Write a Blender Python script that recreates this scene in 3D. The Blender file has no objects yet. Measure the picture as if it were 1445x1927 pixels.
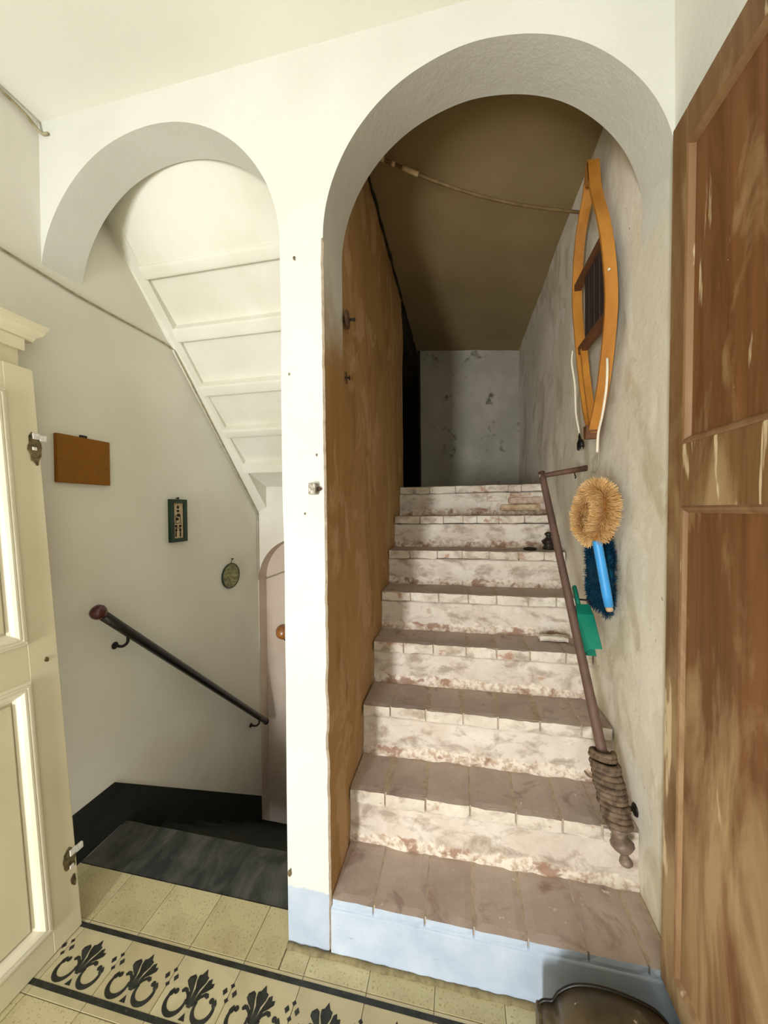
import bpy, bmesh, math, random
from mathutils import Vector, Matrix, noise

S = bpy.context.scene
C = S.collection
random.seed(7)

# ------------------------------------------------------------------ camera
F, YAW, PIT, ROLL, SHIFT = 683.93, 0.203, -0.0116, -0.0104, 4.57
cam_data = bpy.data.cameras.new('camera')
cam_data.sensor_fit = 'HORIZONTAL'
cam_data.sensor_width = 36.0
cam_data.lens = F / 1445 * 36.0
cam_data.shift_y = SHIFT / 1445
cam_data.clip_start = 0.02
cam = bpy.data.objects.new('camera', cam_data)
C.objects.link(cam)
_r = Vector((math.cos(YAW), math.sin(YAW), 0)); _f = Vector((-math.sin(YAW), math.cos(YAW), 0)); _u = Vector((0, 0, 1))
_f2 = _f * math.cos(PIT) + _u * math.sin(PIT)
_u2 = _u * math.cos(PIT) - _f * math.sin(PIT)
_r3 = _r * math.cos(ROLL) + _u2 * math.sin(ROLL)
_u3 = _u2 * math.cos(ROLL) - _r * math.sin(ROLL)
m = Matrix.Identity(4)
for i in range(3):
    m[i][0], m[i][1], m[i][2] = _r3[i], _u3[i], -_f2[i]
m[0][3], m[1][3], m[2][3] = 0.4422, -1.1720, 1.5294
cam.matrix_world = m
S.camera = cam

# ------------------------------------------------------------------ world, daylight, exposure
S.view_settings.view_transform = 'Standard'
S.view_settings.look = 'None'
S.view_settings.gamma = 1.0
S.view_settings.exposure = -0.52
S.view_settings.use_curve_mapping = False
world = bpy.data.worlds.new('world'); S.world = world
world.use_nodes = True
wn = world.node_tree.nodes
wn['Background'].inputs[0].default_value = (0.75, 0.85, 1.0, 1)
wn['Background'].inputs[1].default_value = 1.0

def area(name, loc, rot, sx, sy, power, col):
    l = bpy.data.lights.new(name, 'AREA'); l.shape = 'RECTANGLE'
    l.size = sx; l.size_y = sy; l.energy = power; l.color = col
    o = bpy.data.objects.new(name, l); C.objects.link(o)
    o.location = loc; o.rotation_euler = rot
    return o
PI = math.pi
REAR = -3.6
# daylight through the rear slit window; the wide lamp is an added soft fill
area('daylight_slit', (-0.60, REAR + 0.04, 0.88), (PI / 2 + 0.22, 0, 0), 0.24, 1.50, 185, (0.97, 0.985, 1.0))
area('added_fill_wide', (0.42, REAR + 0.06, 1.60), (0.85, 0, 0), 0.80, 1.40, 17, (0.97, 0.985, 1.0))

# ------------------------------------------------------------------ materials
def lin(h):
    h = h.lstrip('#')
    out = []
    for i in (0, 2, 4):
        c = int(h[i:i + 2], 16) / 255
        out.append(c / 12.92 if c <= 0.04045 else ((c + 0.055) / 1.055) ** 2.4)
    return (*out, 1.0)

class MT:
    """tiny node builder"""
    def __init__(s, name, rough=0.8, spec=0.3):
        s.m = bpy.data.materials.new(name); s.m.use_nodes = True
        s.nt = s.m.node_tree; s.n = s.nt.nodes; s.l = s.nt.links
        s.b = s.n['Principled BSDF']
        s.b.inputs['Roughness'].default_value = rough
        s.b.inputs['Specular IOR Level'].default_value = spec
        s.tc = s.n.new('ShaderNodeTexCoord')
    def set(s, sock, v):
        if isinstance(v, bpy.types.NodeSocket): s.l.new(v, sock)
        elif isinstance(v, str): sock.default_value = lin(v)
        else: sock.default_value = v
    def co(s, scale=(1, 1, 1), rot=(0, 0, 0), loc=(0, 0, 0)):
        mp = s.n.new('ShaderNodeMapping'); s.l.new(s.tc.outputs['Object'], mp.inputs[0])
        mp.inputs['Scale'].default_value = scale; mp.inputs['Rotation'].default_value = rot; mp.inputs['Location'].default_value = loc
        return mp.outputs[0]
    def noise(s, scale, detail=4, rough=0.55, dist=0.0, co=None):
        t = s.n.new('ShaderNodeTexNoise'); t.inputs['Scale'].default_value = scale
        t.inputs['Detail'].default_value = detail; t.inputs['Roughness'].default_value = rough; t.inputs['Distortion'].default_value = dist
        s.l.new(co if co is not None else s.tc.outputs['Object'], t.inputs['Vector'])
        return t.outputs['Fac']
    def voro(s, scale, co=None):
        t = s.n.new('ShaderNodeTexVoronoi'); t.inputs['Scale'].default_value = scale
        s.l.new(co if co is not None else s.tc.outputs['Object'], t.inputs['Vector'])
        return t.outputs['Distance']
    def rng(s, v, a, b, c=0.0, d=1.0):
        t = s.n.new('ShaderNodeMapRange'); t.inputs[1].default_value = a; t.inputs[2].default_value = b
        t.inputs[3].default_value = c; t.inputs[4].default_value = d
        s.l.new(v, t.inputs[0]); return t.outputs[0]
    def mix(s, a, b, f, mode='MIX'):
        t = s.n.new('ShaderNodeMix'); t.data_type = 'RGBA'; t.blend_type = mode
        s.set(t.inputs[0], f); s.set(t.inputs[6], a); s.set(t.inputs[7], b)
        return t.outputs[2]
    def math(s, op, a, b=0.0):
        t = s.n.new('ShaderNodeMath'); t.operation = op
        s.set(t.inputs[0], a); s.set(t.inputs[1], b); return t.outputs[0]
    def xyz(s):
        t = s.n.new('ShaderNodeSeparateXYZ'); s.l.new(s.tc.outputs['Object'], t.inputs[0]); return t.outputs
    def rand(s):
        t = s.n.new('ShaderNodeObjectInfo'); return t.outputs['Random']
    def color(s, c): s.set(s.b.inputs['Base Color'], c); return s
    def bump(s, h, strength=0.3, dist=0.01):
        t = s.n.new('ShaderNodeBump'); t.inputs['Strength'].default_value = strength; t.inputs['Distance'].default_value = dist
        s.l.new(h, t.inputs['Height']); s.l.new(t.outputs[0], s.b.inputs['Normal']); return s

def simple(name, col, rough=0.6, spec=0.4, var=0.25, scale=20, metal=0.0, bump=0.15, stretch=(1, 1, 1), dark=None):
    t = MT(name, rough, spec)
    co = t.co(stretch)
    n = t.noise(scale, 5, 0.6, 0.2, co)
    c = lin(col); d = lin(dark) if dark else tuple(x * (1 - var) for x in c[:3]) + (1,)
    t.color(t.mix(d, c, t.rng(n, 0.35, 0.62)))
    t.b.inputs['Metallic'].default_value = metal
    t.bump(n, bump, 0.004)
    return t.m

MAT = {}
# white limewash of the arch wall with its blue-grey painted foot
t = MT('limewash', 0.85, 0.2)
z = t.xyz()['Z']
base = t.mix('#d2d1c7', '#dbdad2', t.rng(t.noise(1.7, 5), 0.35, 0.65))
foot = t.mix('#a9b6c6', '#bcc6d2', t.rng(t.noise(6, 5), 0.35, 0.65))
foot = t.mix(foot, '#8f8c84', t.rng(t.noise(14, 6, 0.65), 0.64, 0.72, 0, 0.8))
zn = t.math('ADD', z, t.math('MULTIPLY', t.math('SUBTRACT', t.noise(26, 3), 0.5), 0.03))
c = t.mix(foot, base, t.rng(zn, 0.203, 0.212))
c = t.mix(c, '#9a978e', t.rng(t.noise(30, 6, 0.7), 0.70, 0.76, 0, 0.6))
t.color(c).bump(t.noise(16, 8, 0.65), 0.25, 0.012); MAT['limewash'] = t.m

t = MT('ceiling_limewash', 0.9, 0.1)
t.color(t.mix('#dfded0', '#e6e5d8', t.rng(t.noise(1.3, 4), 0.35, 0.65))).bump(t.noise(10, 8, 0.6), 0.15, 0.01); MAT['ceiling'] = t.m

t = MT('stairwell_plaster', 0.85, 0.2)
c = t.mix('#dcd8ca', '#e4e1d5', t.rng(t.noise(1.6, 4), 0.35, 0.65))
c = t.mix(c, '#c9b6a4', t.rng(t.noise(0.9, 3), 0.52, 0.75, 0, 0.6))
t.color(c).bump(t.noise(8, 8, 0.6), 0.2, 0.012); MAT['stairwell'] = t.m
t = MT('soffit_plaster', 0.85, 0.2)
t.color(t.mix('#dddac9', '#e7e5d8', t.rng(t.noise(3, 4), 0.35, 0.65))).bump(t.noise(18, 6, 0.6), 0.2, 0.006); MAT['soffit'] = t.m
t = MT('niche_plaster', 0.85, 0.2)
t.color(t.mix('#cbb8a6', '#d6c6b5', t.rng(t.noise(3, 4), 0.35, 0.65))).bump(t.noise(12, 6, 0.6), 0.2, 0.008); MAT['niche'] = t.m

# jamb of the right arch, left side: limewash above, plaster below browned as in bounced light
def old_plaster(name, c1, c2, stain, pale, white_z=None, streak=1.0, soft=0.08):
    t = MT(name, 0.88, 0.15)
    cs = t.co((1.0, 1.0, 0.35))
    n1 = t.noise(2.6, 6, 0.6, 0.6, cs)
    c = t.mix(c1, c2, t.rng(n1, 0.36, 0.64))
    n2 = t.noise(6.5, 5, 0.6, 0.9, t.co((1, 1.0, 0.30) if streak >= 1 else (0.6, 0.8, 0.42), rot=(0 if streak >= 1 else 0.5, 0, 0), loc=(3, 1, 0)))
    c = t.mix(c, stain, t.rng(n2, 0.52, 0.68 - 0.05 * (streak < 1), 0, (0.5 if streak >= 1 else 0.55)))
    n3 = t.noise(4.2, 6, 0.65, 0.5, t.co((1, 1, 0.6), loc=(7, 5, 2)))
    c = t.mix(c, pale, t.rng(n3, 0.54, 0.60, 0, 0.75))
    sp = t.noise(42, 3, 0.6)
    c = t.mix(c, '#3d3222', t.rng(sp, 0.69, 0.76, 0, 0.85))
    if white_z:
        zz = t.xyz()
        y = zz['Y']; z = zz['Z']
        w = t.math('ADD', z, t.math('MULTIPLY', t.math('SUBTRACT', t.noise(5, 6, 0.6), 0.5), 0.55))
        w = t.rng(w, white_z - soft, white_z + soft)
        yl = t.math('ADD', y, t.math('MULTIPLY', t.math('SUBTRACT', t.noise(9, 4), 0.5), 0.02))
        w = t.math('MULTIPLY', w, t.rng(yl, 0.205, 0.215, 1, 0))
        c = t.mix(c, '#d9d8ce', w)
    t.color(c)
    t.bump(t.math('ADD', t.noise(7, 8, 0.65), t.math('MULTIPLY', n2, 0.3)), 0.45, 0.014)
    return t.m
MAT['corridor_left'] = old_plaster('brown_shaded_plaster', '#a98353', '#b89466', '#7f6236', '#c6a27c', 2.20, 1.0, 0.16)  # brown of shade and bounced light is put into this plaster's colour
MAT['corridor_right'] = old_plaster('pale_old_plaster', '#dcd4c0', '#e6dfcf', '#b8ab8d', '#ece6d8', 2.34, 0.95, 0.05)
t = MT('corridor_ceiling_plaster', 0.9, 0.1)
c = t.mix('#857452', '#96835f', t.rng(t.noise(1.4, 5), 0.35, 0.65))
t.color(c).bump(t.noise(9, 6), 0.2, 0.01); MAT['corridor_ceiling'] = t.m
t = MT('corridor_end_plaster', 0.9, 0.1)
c = t.mix('#9c978a', '#b1ac9c', t.rng(t.noise(2.5, 5), 0.35, 0.65))
c = t.mix(c, '#4b4438', t.rng(t.noise(6, 6, 0.65), 0.60, 0.70, 0, 0.8))
t.color(c).bump(t.noise(9, 6), 0.3, 0.01); MAT['corridor_end'] = t.m

# stairs
t = MT('terracotta_tread', 0.75, 0.25)
r = t.rand()
c = t.mix('#ad9c92', '#bcaca2', r)
c = t.mix(c, '#c6b7ac', t.rng(t.noise(5, 6, 0.6, 0.4), 0.40, 0.66, 0, 0.85))
c = t.mix(c, '#7b564b', t.rng(t.noise(8, 5, 0.6, 0.5, t.co(loc=(4, 2, 1))), 0.58, 0.70, 0, 0.6))
c = t.mix(c, '#ddd5c8', t.rng(t.noise(33, 4, 0.65), 0.66, 0.72, 0, 0.8))
t.color(c).bump(t.noise(30, 8, 0.65), 0.3, 0.004); MAT['tread'] = t.m
def whitewash(name, c1, c2, brick, amt, seed, foot=False):
    t = MT(name, 0.9, 0.15)
    c = t.mix(c1, c2, t.rng(t.noise(5, 6, 0.65, 0.3, t.co(loc=(seed, 0, 0))), 0.36, 0.64))
    c = t.mix(c, '#9a8875', t.rng(t.noise(9, 6, 0.65, 0.4, t.co((1, 1, 1.6), loc=(seed, 5, 0))), 0.49, 0.64, 0, 0.75))
    c = t.mix(c, brick, t.rng(t.noise(13, 5, 0.6, 0.3, t.co((0.7, 1, 1.3), loc=(seed, 9, 3))), amt, amt + 0.08, 0, 0.8))
    if foot:
        at = t.n.new('ShaderNodeAttribute'); at.attribute_name = 'foot'
        fo = t.math('ADD', at.outputs['Fac'], t.math('MULTIPLY', t.math('SUBTRACT', t.noise(17, 5, 0.6, 0.4), 0.5), 1.1))
        rub = t.mix('#e9decd', '#c3ab94', t.rng(t.noise(40, 4, 0.6), 0.45, 0.62))
        rub = t.mix(rub, '#9c7762', t.rng(t.noise(12, 4, 0.6, 0.3, t.co((0.8, 1, 1), loc=(2, 6, 1))), 0.53, 0.60, 0, 0.85))
        c = t.mix(c, rub, t.rng(fo, 0.42, 0.52))
    c = t.mix(c, '#54483c', t.rng(t.noise(55, 4, 0.6), 0.70, 0.76, 0, 0.8))
    t.color(c).bump(t.noise(28, 8, 0.7), 0.6, 0.008)
    return t.m
MAT['nosing'] = whitewash('worn_whitewash', '#cfc3b2', '#e4dccd', '#b0806a', 0.60, 0)
MAT['riser'] = whitewash('limewashed_riser', '#d0c2b2', '#e2d9cc', '#b98d74', 0.66, 4, True)
MAT['mortar'] = simple('pale_mortar', '#c2b19b', 0.95, 0.1, 0.25, 40, bump=0.5)
MAT['brick'] = simple('bare_brick', '#a98571', 0.9, 0.15, 0.3, 16, bump=0.5, dark='#d5c5b0')
MAT['brick_pale'] = simple('pale_brick', '#d8c8a8', 0.9, 0.15, 0.25, 18, bump=0.5, dark='#b58f6d')
t = MT('blue_grey_paint', 0.6, 0.3)
c = t.mix('#a9b7c9', '#bfcad7', t.rng(t.noise(5, 5, 0.6, 0.3), 0.35, 0.65))
c = t.mix(c, '#7c858c', t.rng(t.noise(30, 6, 0.65, 1.0, t.co((0.3, 1, 1.4))), 0.66, 0.72, 0, 0.8))
t.color(c).bump(t.noise(20, 8, 0.65), 0.3, 0.008); MAT['blue_foot'] = t.m

# floor
t = MT('cement_tile', 0.55, 0.35)
c = t.mix('#beb389', '#cec49b', t.rand())
c = t.mix(c, '#a2946c', t.rng(t.noise(4, 5, 0.6), 0.45, 0.7, 0, 0.7))
c = t.mix(c, '#7d7048', t.rng(t.noise(130, 2, 0.5), 0.60, 0.68, 0, 0.6))
c = t.mix(c, '#d3caab', t.rng(t.noise(90, 3, 0.6, 0, t.co(loc=(3, 3, 0))), 0.62, 0.7, 0, 0.6))
t.color(c).bump(t.noise(120, 3), 0.12, 0.002); MAT['tile'] = t.m
t = MT('cement_tile_smooth', 0.5, 0.35)
c = t.mix('#bdb08c', '#cabf9c', t.rand())
c = t.mix(c, '#a59a78', t.rng(t.noise(6, 5, 0.6), 0.45, 0.7, 0, 0.6))
t.color(c).bump(t.noise(60, 3), 0.08, 0.002); MAT['tile_plain'] = t.m
t = MT('tile_black_inlay', 0.5, 0.35)
c = t.mix('#22241f', '#343530', t.rng(t.noise(20, 4), 0.4, 0.6))
c = t.mix(c, '#8d8464', t.rng(t.noise(34, 5, 0.7), 0.62, 0.74, 0, 0.7))
t.color(c); MAT['inlay'] = t.m
MAT['grout'] = simple('dark_grout', '#8b7f5f', 0.9, 0.1, 0.4, 40)
t = MT('slate', 0.6, 0.35)
c = t.mix('#2b2f2e', '#54544f', t.rng(t.noise(7, 5, 0.6, 0.8, t.co((1.4, 0.6, 1), rot=(0, 0, 0.6))), 0.38, 0.62))
c = t.mix(c, '#605f58', t.rng(t.noise(18, 5, 0.6), 0.60, 0.72, 0, 0.5))
t.color(c).bump(t.noise(20, 6), 0.2, 0.004); MAT['slate'] = t.m
MAT['dado'] = simple('black_dado_paint_and_shade', '#282925', 0.7, 0.25, 0.3, 6, dark='#1f211e')  # real black dado paint; the descending steps borrow it as painted shade

# woods and paints
t = MT('cream_paint', 0.42, 0.45)
c = t.mix('#d8ceac', '#e2d9ba', t.rng(t.noise(2.2, 4), 0.35, 0.65))
c = t.mix(c, '#a08b5c', t.rng(t.noise(25, 5, 0.7), 0.73, 0.77, 0, 0.9))
t.color(c).bump(t.noise(6, 5), 0.08, 0.006); MAT['cream'] = t.m
t = MT('cream_moulding_paint', 0.35, 0.5)
t.color(t.mix('#e0d8bc', '#ebe4cc', t.rng(t.noise(4, 4), 0.35, 0.65))); MAT['cream_light'] = t.m
def worn_hazed_wood(name, c1, c2, pale, amt, seed, rough=0.55):
    t = MT(name, rough, 0.4)
    gr = t.noise(9, 6, 0.65, 0.6, t.co((1, 2.2, 0.16), loc=(0, seed, 0)))
    c = t.mix(c1, c2, t.rng(gr, 0.36, 0.64))
    wear = t.noise(3.3, 6, 0.62, 0.7, t.co((1, 2.0, 0.42), loc=(0, seed + 3, 0)))
    z = t.xyz()['Z']
    low = t.rng(z, 0.1, 2.3, 0.10, -0.06)  # paler towards the bottom: window haze put into the colour, besides the wear
    w = t.rng(t.math('ADD', wear, low), amt, amt + 0.17)
    c = t.mix(c, pale, t.math('MULTIPLY', w, 0.85))
    drip = t.noise(8, 4, 0.6, 0.3, t.co((1, 2.0, 0.28), loc=(0, seed + 11, 0)))
    c = t.mix(c, '#d9c6a0', t.rng(drip, 0.63, 0.67, 0, 0.8))
    c = t.mix(c, '#eee8da', t.rng(t.noise(38, 4, 0.7, 0.3, t.co((1, 2, 0.5))), 0.745, 0.77, 0, 0.9))
    t.color(c).bump(t.math('ADD', gr, t.math('MULTIPLY', t.noise(60, 4, 0.6, 0.2, t.co((1, 1, 0.1))), 0.4)), 0.25, 0.004)
    return t.m
MAT['brown_panel'] = worn_hazed_wood('worn_brown_panel', '#5f3c1b', '#7b5230', '#b0946b', 0.54, 0)
MAT['brown_frame'] = worn_hazed_wood('worn_brown_frame', '#6a4b2a', '#826340', '#a98f68', 0.49, 6)
MAT['brown_bead'] = worn_hazed_wood('worn_brown_bead', '#775638', '#886747', '#b0946f', 0.53, 2)
MAT['black_wood'] = simple('black_varnished_wood', '#1d1a18', 0.3, 0.5, 0.3, 12, stretch=(1, .3, .3))
MAT['dark_red_knob'] = simple('dark_red_varnish', '#4a1d17', 0.22, 0.5, 0.3, 8)
MAT['amber_knob'] = simple('amber_varnish', '#74451a', 0.25, 0.5, 0.3, 10)
MAT['old_wood'] = simple('old_brown_wood', '#6d5040', 0.6, 0.35, 0.4, 14, stretch=(1, .4, .4), dark='#4a352b')
MAT['rail_wood'] = simple('grey_brown_wood', '#6a5246', 0.6, 0.35, 0.4, 14, stretch=(1, .4, .4), dark='#503c33')
MAT['turned_wood'] = simple('dusty_turned_wood', '#857263', 0.45, 0.4, 0.3, 20, dark='#5f4f43')
MAT['dark_turned'] = simple('dark_turned_wood', '#2e2622', 0.4, 0.4, 0.3, 20)
MAT['iron'] = simple('dark_iron', '#2f2a26', 0.6, 0.4, 0.4, 30, metal=0.5)
MAT['rusty'] = simple('rusty_iron', '#5d4030', 0.75, 0.3, 0.4, 30, metal=0.2)
MAT['rope'] = simple('dusty_rope', '#7d6b58', 0.9, 0.15, 0.3, 40, bump=0.6, dark='#4f4135')
MAT['yoke_wood'] = simple('honey_bent_wood', '#be8236', 0.4, 0.45, 0.2, 10, stretch=(1, 1, .25), dark='#9f6522')
MAT['yoke_dark'] = simple('dark_slats', '#3c2f2d', 0.7, 0.3, 0.35, 18, stretch=(1, 3, .3))
MAT['yoke_bar'] = simple('brown_crossbar', '#6e472c', 0.6, 0.3, 0.3, 18)
MAT['cord'] = simple('cream_cord', '#e4dbc6', 0.5, 0.4, 0.1, 20)
MAT['wire'] = simple('grey_wire', '#b9b1a0', 0.5, 0.4, 0.2, 20)
MAT['black_plastic'] = simple('black_plastic', '#141416', 0.35, 0.5, 0.2, 20)
MAT['green_plastic'] = simple('green_plastic', '#15836b', 0.35, 0.5, 0.12, 12)
MAT['blue_plastic'] = simple('blue_plastic', '#3d9be0', 0.4, 0.5, 0.1, 12)
MAT['fibre'] = simple('tan_fibre', '#e9c48c', 0.9, 0.15, 0.25, 25, dark='#d6a868')
MAT['fibre_core'] = simple('brown_fibre_core', '#a46c2c', 0.9, 0.1, 0.3, 25)
MAT['navy'] = simple('navy_pile', '#0f4059', 0.95, 0.1, 0.35, 25, dark='#0a2c40')
MAT['orange_board'] = simple('orange_brown_board', '#865408', 0.7, 0.3, 0.12, 30, bump=0.4)
MAT['orange_edge'] = simple('dark_board_edge', '#6a380c', 0.8, 0.2, 0.2, 30)
MAT['green_frame'] = simple('dark_green_frame', '#14301f', 0.5, 0.4, 0.25, 20)
MAT['ivory'] = simple('ivory_card', '#cdb795', 0.8, 0.2, 0.2, 60, bump=0.3)
MAT['ink'] = simple('dark_ink', '#2c2622', 0.8, 0.2, 0.2, 40)
MAT['ochre'] = simple('ochre_ink', '#8a6a40', 0.8, 0.2, 0.2, 40)
MAT['cable'] = simple('painted_cable', '#a89f84', 0.7, 0.3, 0.35, 30, dark='#8a7d5d')
MAT['pipe'] = simple('dusty_cane', '#7c6540', 0.7, 0.3, 0.35, 30)
MAT['tape'] = simple('pale_tape', '#d8bf95', 0.8, 0.2, 0.15, 30)
MAT['hinge_white'] = simple('chipped_white_metal', '#e8e4da', 0.5, 0.4, 0.25, 40, bump=0.4)
MAT['chip'] = simple('bare_chipped_wood', '#7d6d4c', 0.85, 0.2, 0.45, 50, bump=0.8, dark='#3b3324')
MAT['old_metal'] = simple('paint_spotted_metal', '#b9b2a2', 0.55, 0.4, 0.5, 90, metal=0.3, dark='#5c5548')
MAT['glass_frame'] = simple('white_window_paint', '#e6e3d8', 0.5, 0.4, 0.1, 10)
t = MT('dark_worn_leather', 0.35, 0.5)
c = t.mix('#3a3122', '#5d5038', t.rng(t.noise(7, 5, 0.6, 0.4), 0.36, 0.64))
c = t.mix(c, '#877a5c', t.rng(t.noise(11, 5, 0.6, 0.4, t.co(loc=(5, 1, 2))), 0.56, 0.7, 0, 0.6))
c = t.mix(c, '#d8ceb2', t.rng(t.noise(36, 3, 0.6), 0.72, 0.77, 0, 0.8))
t.color(c).bump(t.noise(30, 6), 0.3, 0.006); MAT['leather'] = t.m
MAT['leather_edge'] = simple('black_leather_piping', '#1a1712', 0.4, 0.4, 0.3, 20)
t = MT('painted_landscape', 0.35, 0.5)
z = t.xyz()
c = t.mix('#4f5232', '#8b8a5a', t.rng(t.noise(38, 5, 0.65, 0.4), 0.36, 0.64))
c = t.mix(c, '#23291c', t.rng(t.noise(55, 5, 0.65, 0.4, t.co((1, 1.4, 1), loc=(2, 4, 1))), 0.54, 0.64, 0, 0.9))
c = t.mix(c, '#a8a067', t.rng(t.noise(30, 4, 0.6, 0.3, t.co((1, 0.4, 2.0), loc=(1, 7, 3))), 0.56, 0.66, 0, 0.8))
t.color(c); MAT['landscape'] = t.m

MAT['rear_wall'] = simple('grey_brown_bounce_cut', '#85796a', 0.9, 0.1, 0.2, 3)  # unseen rear wall toned down to cut bounced light
MAT['passage'] = simple('dark_passage_shade', '#38332a', 0.9, 0.1, 0.3, 5)  # shade of the unlit passage put into a dark brown colour
# ------------------------------------------------------------------ builders
SHIFTS = {}
def link(name, me, mats, parent=None):
    o = bpy.data.objects.new(name, me); C.objects.link(o)
    if not isinstance(mats, (list, tuple)): mats = [mats]
    for q in mats: me.materials.append(MAT[q] if isinstance(q, str) else q)
    if parent:
        o.parent = parent
    return o
def obj(name, bm, mats, parent=None, smooth=False, recalc=True):
    """link a bmesh given in world coordinates as one mesh object"""
    if recalc: bmesh.ops.recalc_face_normals(bm, faces=bm.faces)
    sh = SHIFTS.get(parent.name, Vector()) if parent else None
    if parent: bmesh.ops.translate(bm, verts=bm.verts, vec=-sh)
    me = bpy.data.meshes.new(name); 
    if smooth:
        for f in bm.faces: f.smooth = True
    bm.to_mesh(me); bm.free()
    o = link(name, me, mats, parent)
    if parent: SHIFTS[o.name] = sh
    return o
def thing(name, label, cat, loc=(0, 0, 0), group=None):
    o = bpy.data.objects.new(name, None); C.objects.link(o)
    o.empty_display_size = 0.05
    o.location = loc; SHIFTS[o.name] = Vector(loc)
    o['label'] = label; o['category'] = cat
    if group: o['group'] = group
    return o
def tag(o, label, cat, group=None):
    o['label'] = label; o['category'] = cat
    if group: o['group'] = group
    return o
def struct(o, label=None):
    o['kind'] = 'structure'
    if label: o['label'] = label
    return o

def quad(bm, a, b, c, d, mi=0):
    f = bm.faces.new([bm.verts.new(p) for p in (a, b, c, d)]); f.material_index = mi; return f
def box(bm, x0, x1, y0, y1, z0, z1, mi=0, bevel=0.0):
    v = [bm.verts.new((x, y, z)) for x in (x0, x1) for y in (y0, y1) for z in (z0, z1)]
    fs = [bm.faces.new([v[i] for i in q]) for q in ((0, 1, 3, 2), (4, 6, 7, 5), (0, 4, 5, 1), (2, 3, 7, 6), (0, 2, 6, 4), (1, 5, 7, 3))]
    for f in fs: f.material_index = mi
    if bevel:
        es = {e for f in fs for e in f.edges}
        bmesh.ops.bevel(bm, geom=list(es), offset=bevel, segments=2, affect='EDGES', profile=0.5)
    return v
def nz(p, s, seed=0.0):
    return noise.noise(Vector((p[0] * s + seed, p[1] * s + seed * 1.7, p[2] * s - seed)))
def grid_patch(bm, fn, nu, nv, mi=0):
    """fn(u,v)->point, u,v in 0..1"""
    g = [[bm.verts.new(fn(i / nu, j / nv)) for j in range(nv + 1)] for i in range(nu + 1)]
    for i in range(nu):
        for j in range(nv):
            f = bm.faces.new((g[i][j], g[i + 1][j], g[i + 1][j + 1], g[i][j + 1])); f.material_index = mi
    return g
def rough_box(x0, x1, y0, y1, z0, z1, amp=0.004, step=0.04, scale=18, seed=0.0, round_=0.006):
    """closed box with subdivided, uneven surface; returns bmesh. material 0 all"""
    bm = bmesh.new()
    n = [max(2, int(math.ceil(d / step))) for d in (x1 - x0, y1 - y0, z1 - z0)]
    n = [min(q, 14) for q in n]
    lo = (x0, y0, z0); hi = (x1, y1, z1)
    cache = {}
    def V(i, j, k):
        key = (i, j, k)
        if key not in cache:
            p = [lo[a] + (hi[a] - lo[a]) * q / n[a] for a, q in enumerate(key)]
            e = sum(1 for a, q in enumerate(key) if q in (0, n[a]))
            if e >= 2:
                for a, q in enumerate(key):
                    if q == 0: p[a] += round_ * (0.6 + 0.6 * abs(nz(p, 60, seed)))
                    elif q == n[a]: p[a] -= round_ * (0.6 + 0.6 * abs(nz(p, 60, seed + 3)))
            d = Vector((nz(p, scale, seed), nz(p, scale, seed + 5), nz(p, scale, seed + 11))) * amp
            cache[key] = bm.verts.new(Vector(p) + d)
        return cache[key]
    for a in range(3):
        b, c = [q for q in range(3) if q != a]
        for side in (0, n[a]):
            for i in range(n[b]):
                for j in range(n[c]):
                    ks = []
                    for di, dj in ((0, 0), (1, 0), (1, 1), (0, 1)):
                        k = [0, 0, 0]; k[a] = side; k[b] = i + di; k[c] = j + dj
                        ks.append(V(*k))
                    bm.faces.new(ks)
    bmesh.ops.recalc_face_normals(bm, faces=bm.faces)
    return bm
def tube(bm, pts, r, seg=10, cap=True, mi=0):
    pts = [Vector(p) for p in pts]; n = len(pts)
    rs = r if isinstance(r, (list, tuple)) else [r] * n
    tg = [(pts[min(i + 1, n - 1)] - pts[max(i - 1, 0)]).normalized() for i in range(n)]
    up = Vector((0, 0, 1)) if abs(tg[0].z) < 0.9 else Vector((1, 0, 0))
    nn = (up - tg[0] * up.dot(tg[0])).normalized()
    rings = []
    for i in range(n):
        nn = (nn - tg[i] * nn.dot(tg[i])).normalized(); b = tg[i].cross(nn)
        rings.append([bm.verts.new(pts[i] + (nn * math.cos(2 * PI * k / seg) + b * math.sin(2 * PI * k / seg)) * rs[i]) for k in range(seg)])
    for i in range(n - 1):
        for k in range(seg):
            f = bm.faces.new((rings[i][k], rings[i][(k + 1) % seg], rings[i + 1][(k + 1) % seg], rings[i + 1][k])); f.material_index = mi
    if cap:
        bm.faces.new(rings[0][::-1]).material_index = mi; bm.faces.new(rings[-1]).material_index = mi
    return rings
def lathe(bm, base, axis, prof, seg=20):
    """prof: list of (distance along axis, radius)"""
    base = Vector(base); axis = Vector(axis).normalized()
    return tube_prof(bm, base, axis, prof, seg)
def tube_prof(bm, base, axis, prof, seg):
    up = Vector((0, 0, 1)) if abs(axis.z) < 0.9 else Vector((1, 0, 0))
    a = (up - axis * up.dot(axis)).normalized(); b = axis.cross(a)
    rings = [[bm.verts.new(base + axis * d + (a * math.cos(2 * PI * k / seg) + b * math.sin(2 * PI * k / seg)) * max(r, 0.0003)) for k in range(seg)] for d, r in prof]
    for i in range(len(rings) - 1):
        for k in range(seg):
            bm.faces.new((rings[i][k], rings[i][(k + 1) % seg], rings[i + 1][(k + 1) % seg], rings[i + 1][k]))
    bm.faces.new(rings[0][::-1]); bm.faces.new(rings[-1])
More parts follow.
